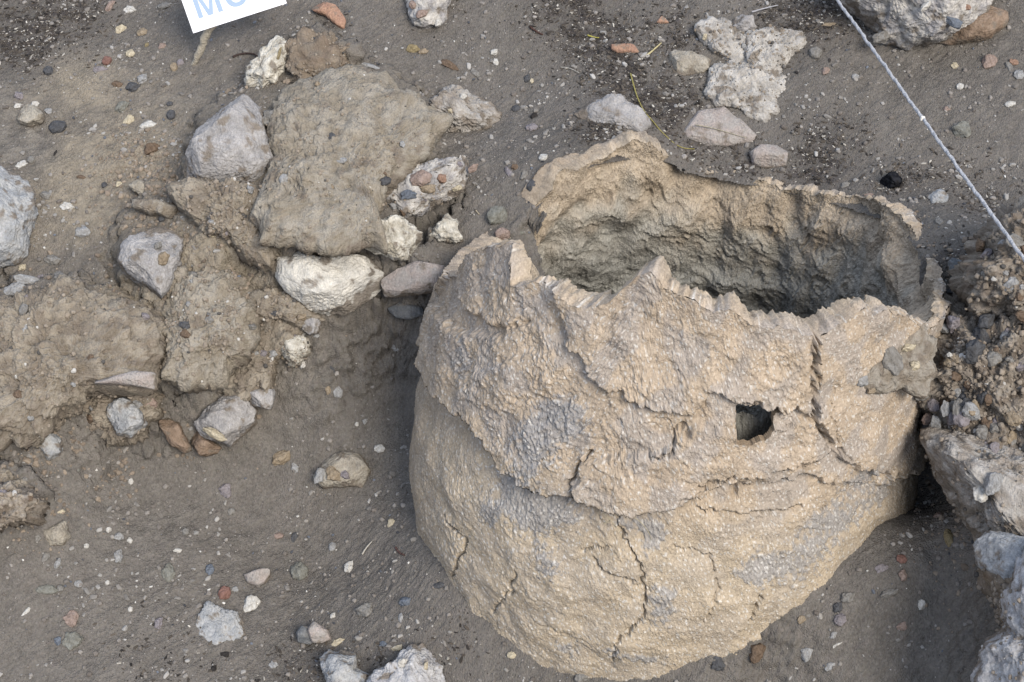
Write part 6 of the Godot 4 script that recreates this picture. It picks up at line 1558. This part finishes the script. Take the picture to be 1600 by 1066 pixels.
	stem("grass_stem", "straw", "tiny yellow straw on the block with a bright broken face", PackedVector3Array([Vector3(-0.6944, -0.0808, -0.0514), Vector3(-0.6846, -0.0875, -0.0507)]), 0.0012, Color(0.50, 0.38, 0.10))
	stem("twig", "twig", "dark curved twig left of the narrow standing stone", PackedVector3Array([Vector3(-0.752, 0.1928, -0.6193), Vector3(-0.7366, 0.1955, -0.6253), Vector3(-0.7172, 0.1963, -0.624), Vector3(-0.7087, 0.1951, -0.6176)]), 0.0022, Color(0.06, 0.045, 0.04))
	stem("twig", "twig", "thin dark twig with a pale end right of the brown clod", PackedVector3Array([Vector3(-0.5431, 0.2274, -0.5564), Vector3(-0.5355, 0.2212, -0.5521), Vector3(-0.5268, 0.2165, -0.5493)]), 0.0012, Color(0.30, 0.27, 0.23))
	stem("grass_stem", "straw", "fine pale straw on the slope left of the greenish round stone", PackedVector3Array([Vector3(-0.3202, 0.1076, -0.2888), Vector3(-0.3138, 0.1052, -0.2799)]), 0.0012, Color(0.42, 0.36, 0.26))
	stem("grass_stem", "straw", "two toned straw crossing the flat pinkish cracked stone", PackedVector3Array([Vector3(0.047, 0.1872, -0.4184), Vector3(0.0793, 0.1824, -0.4141), Vector3(0.1321, 0.1726, -0.4009)]), 0.001, Color(0.36, 0.32, 0.24))
	stem("rootlet", "rootlet", "fine pale rootlet hanging straight from the jar's ledge", PackedVector3Array([Vector3(-0.1356, 0.0887, 0.3645), Vector3(-0.125, 0.0827, 0.3727), Vector3(-0.1161, 0.0707, 0.3756), Vector3(-0.109, 0.0569, 0.3789)]), 0.0008, Color(0.42, 0.37, 0.27))
	stem("rootlet", "rootlet", "fine pale rootlet arching right from the jar's ledge", PackedVector3Array([Vector3(-0.1038, 0.0942, 0.3724), Vector3(-0.0905, 0.0922, 0.3786), Vector3(-0.0766, 0.0781, 0.3845), Vector3(-0.0693, 0.0592, 0.3863)]), 0.0008, Color(0.42, 0.37, 0.27))
	stem("rootlet", "rootlet", "short fine rootlet curling left under the jar's ledge", PackedVector3Array([Vector3(-0.1255, 0.0796, 0.3693), Vector3(-0.1344, 0.072, 0.3692), Vector3(-0.1315, 0.081, 0.3712)]), 0.0008, Color(0.42, 0.37, 0.27))
	# grit
	var everywhere := func(x: float, z: float) -> float: return 0.35 + 0.65 * spread(crumbly, x, z) + 0.4 * n_mid.get_noise_2d(x * 0.3, z * 0.3)
	var evenly := func(x: float, z: float) -> float: return 0.55 + 0.7 * n_low.get_noise_2d(x * 2.0 + 3.0, z * 2.0)
	var in_litter := func(x: float, z: float) -> float: return clampf(spread(darkish, x, z) * (1.0 + 1.4 * n_mid.get_noise_2d(x, z)), 0.0, 1.0)
	var in_crumbs := func(x: float, z: float) -> float: return spread(crumbly, x, z)
	scatter("gravel", "fine grey and brown grit strewn over the soil", crumb, grit_mat, 10000, 51, 0.0008, 0.0055, everywhere, Color(0.125, 0.108, 0.094), Color(0.24, 0.22, 0.20))
	scatter("gravel", "small pale stone chips strewn over the soil", chip, grit_mat, 1000, 52, 0.0007, 0.0034, evenly, Color(0.34, 0.325, 0.30), Color(0.55, 0.53, 0.49))
	var in_drifts := func(x: float, z: float) -> float: return clampf(0.15 + 1.6 * n_mid.get_noise_2d(x * 0.25 + 2.0, z * 0.25) + 0.5 * spread(crumbly, x, z), 0.0, 1.0)
	scatter("gravel", "coarser grey grit lying in drifts on the soil", chip, grit_mat, 3600, 57, 0.0020, 0.0080, in_drifts, Color(0.15, 0.135, 0.12), Color(0.30, 0.285, 0.265), 0.6)
	scatter("gravel", "small dark stone chips strewn over the soil", chip, grit_mat, 900, 56, 0.001, 0.0042, evenly, Color(0.05, 0.05, 0.055), Color(0.13, 0.14, 0.16))
	scatter("dirt", "crumbs of brown soil fallen from the rubble bank", crumb, grit_mat, 6000, 53, 0.0014, 0.0062, in_crumbs, Color(0.17, 0.135, 0.105), Color(0.24, 0.195, 0.15))
	scatter("litter", "dark plant litter strewn in a band behind the jar", chip, grit_mat, 9000, 54, 0.0014, 0.0046, in_litter, Color(0.02, 0.018, 0.017), Color(0.09, 0.075, 0.06), 0.45, 1.5)
	scatter("litter", "pale plant litter strewn in a band behind the jar", chip, grit_mat, 1300, 55, 0.0012, 0.0036, in_litter, Color(0.22, 0.20, 0.17), Color(0.42, 0.39, 0.34), 0.45, 1.6)
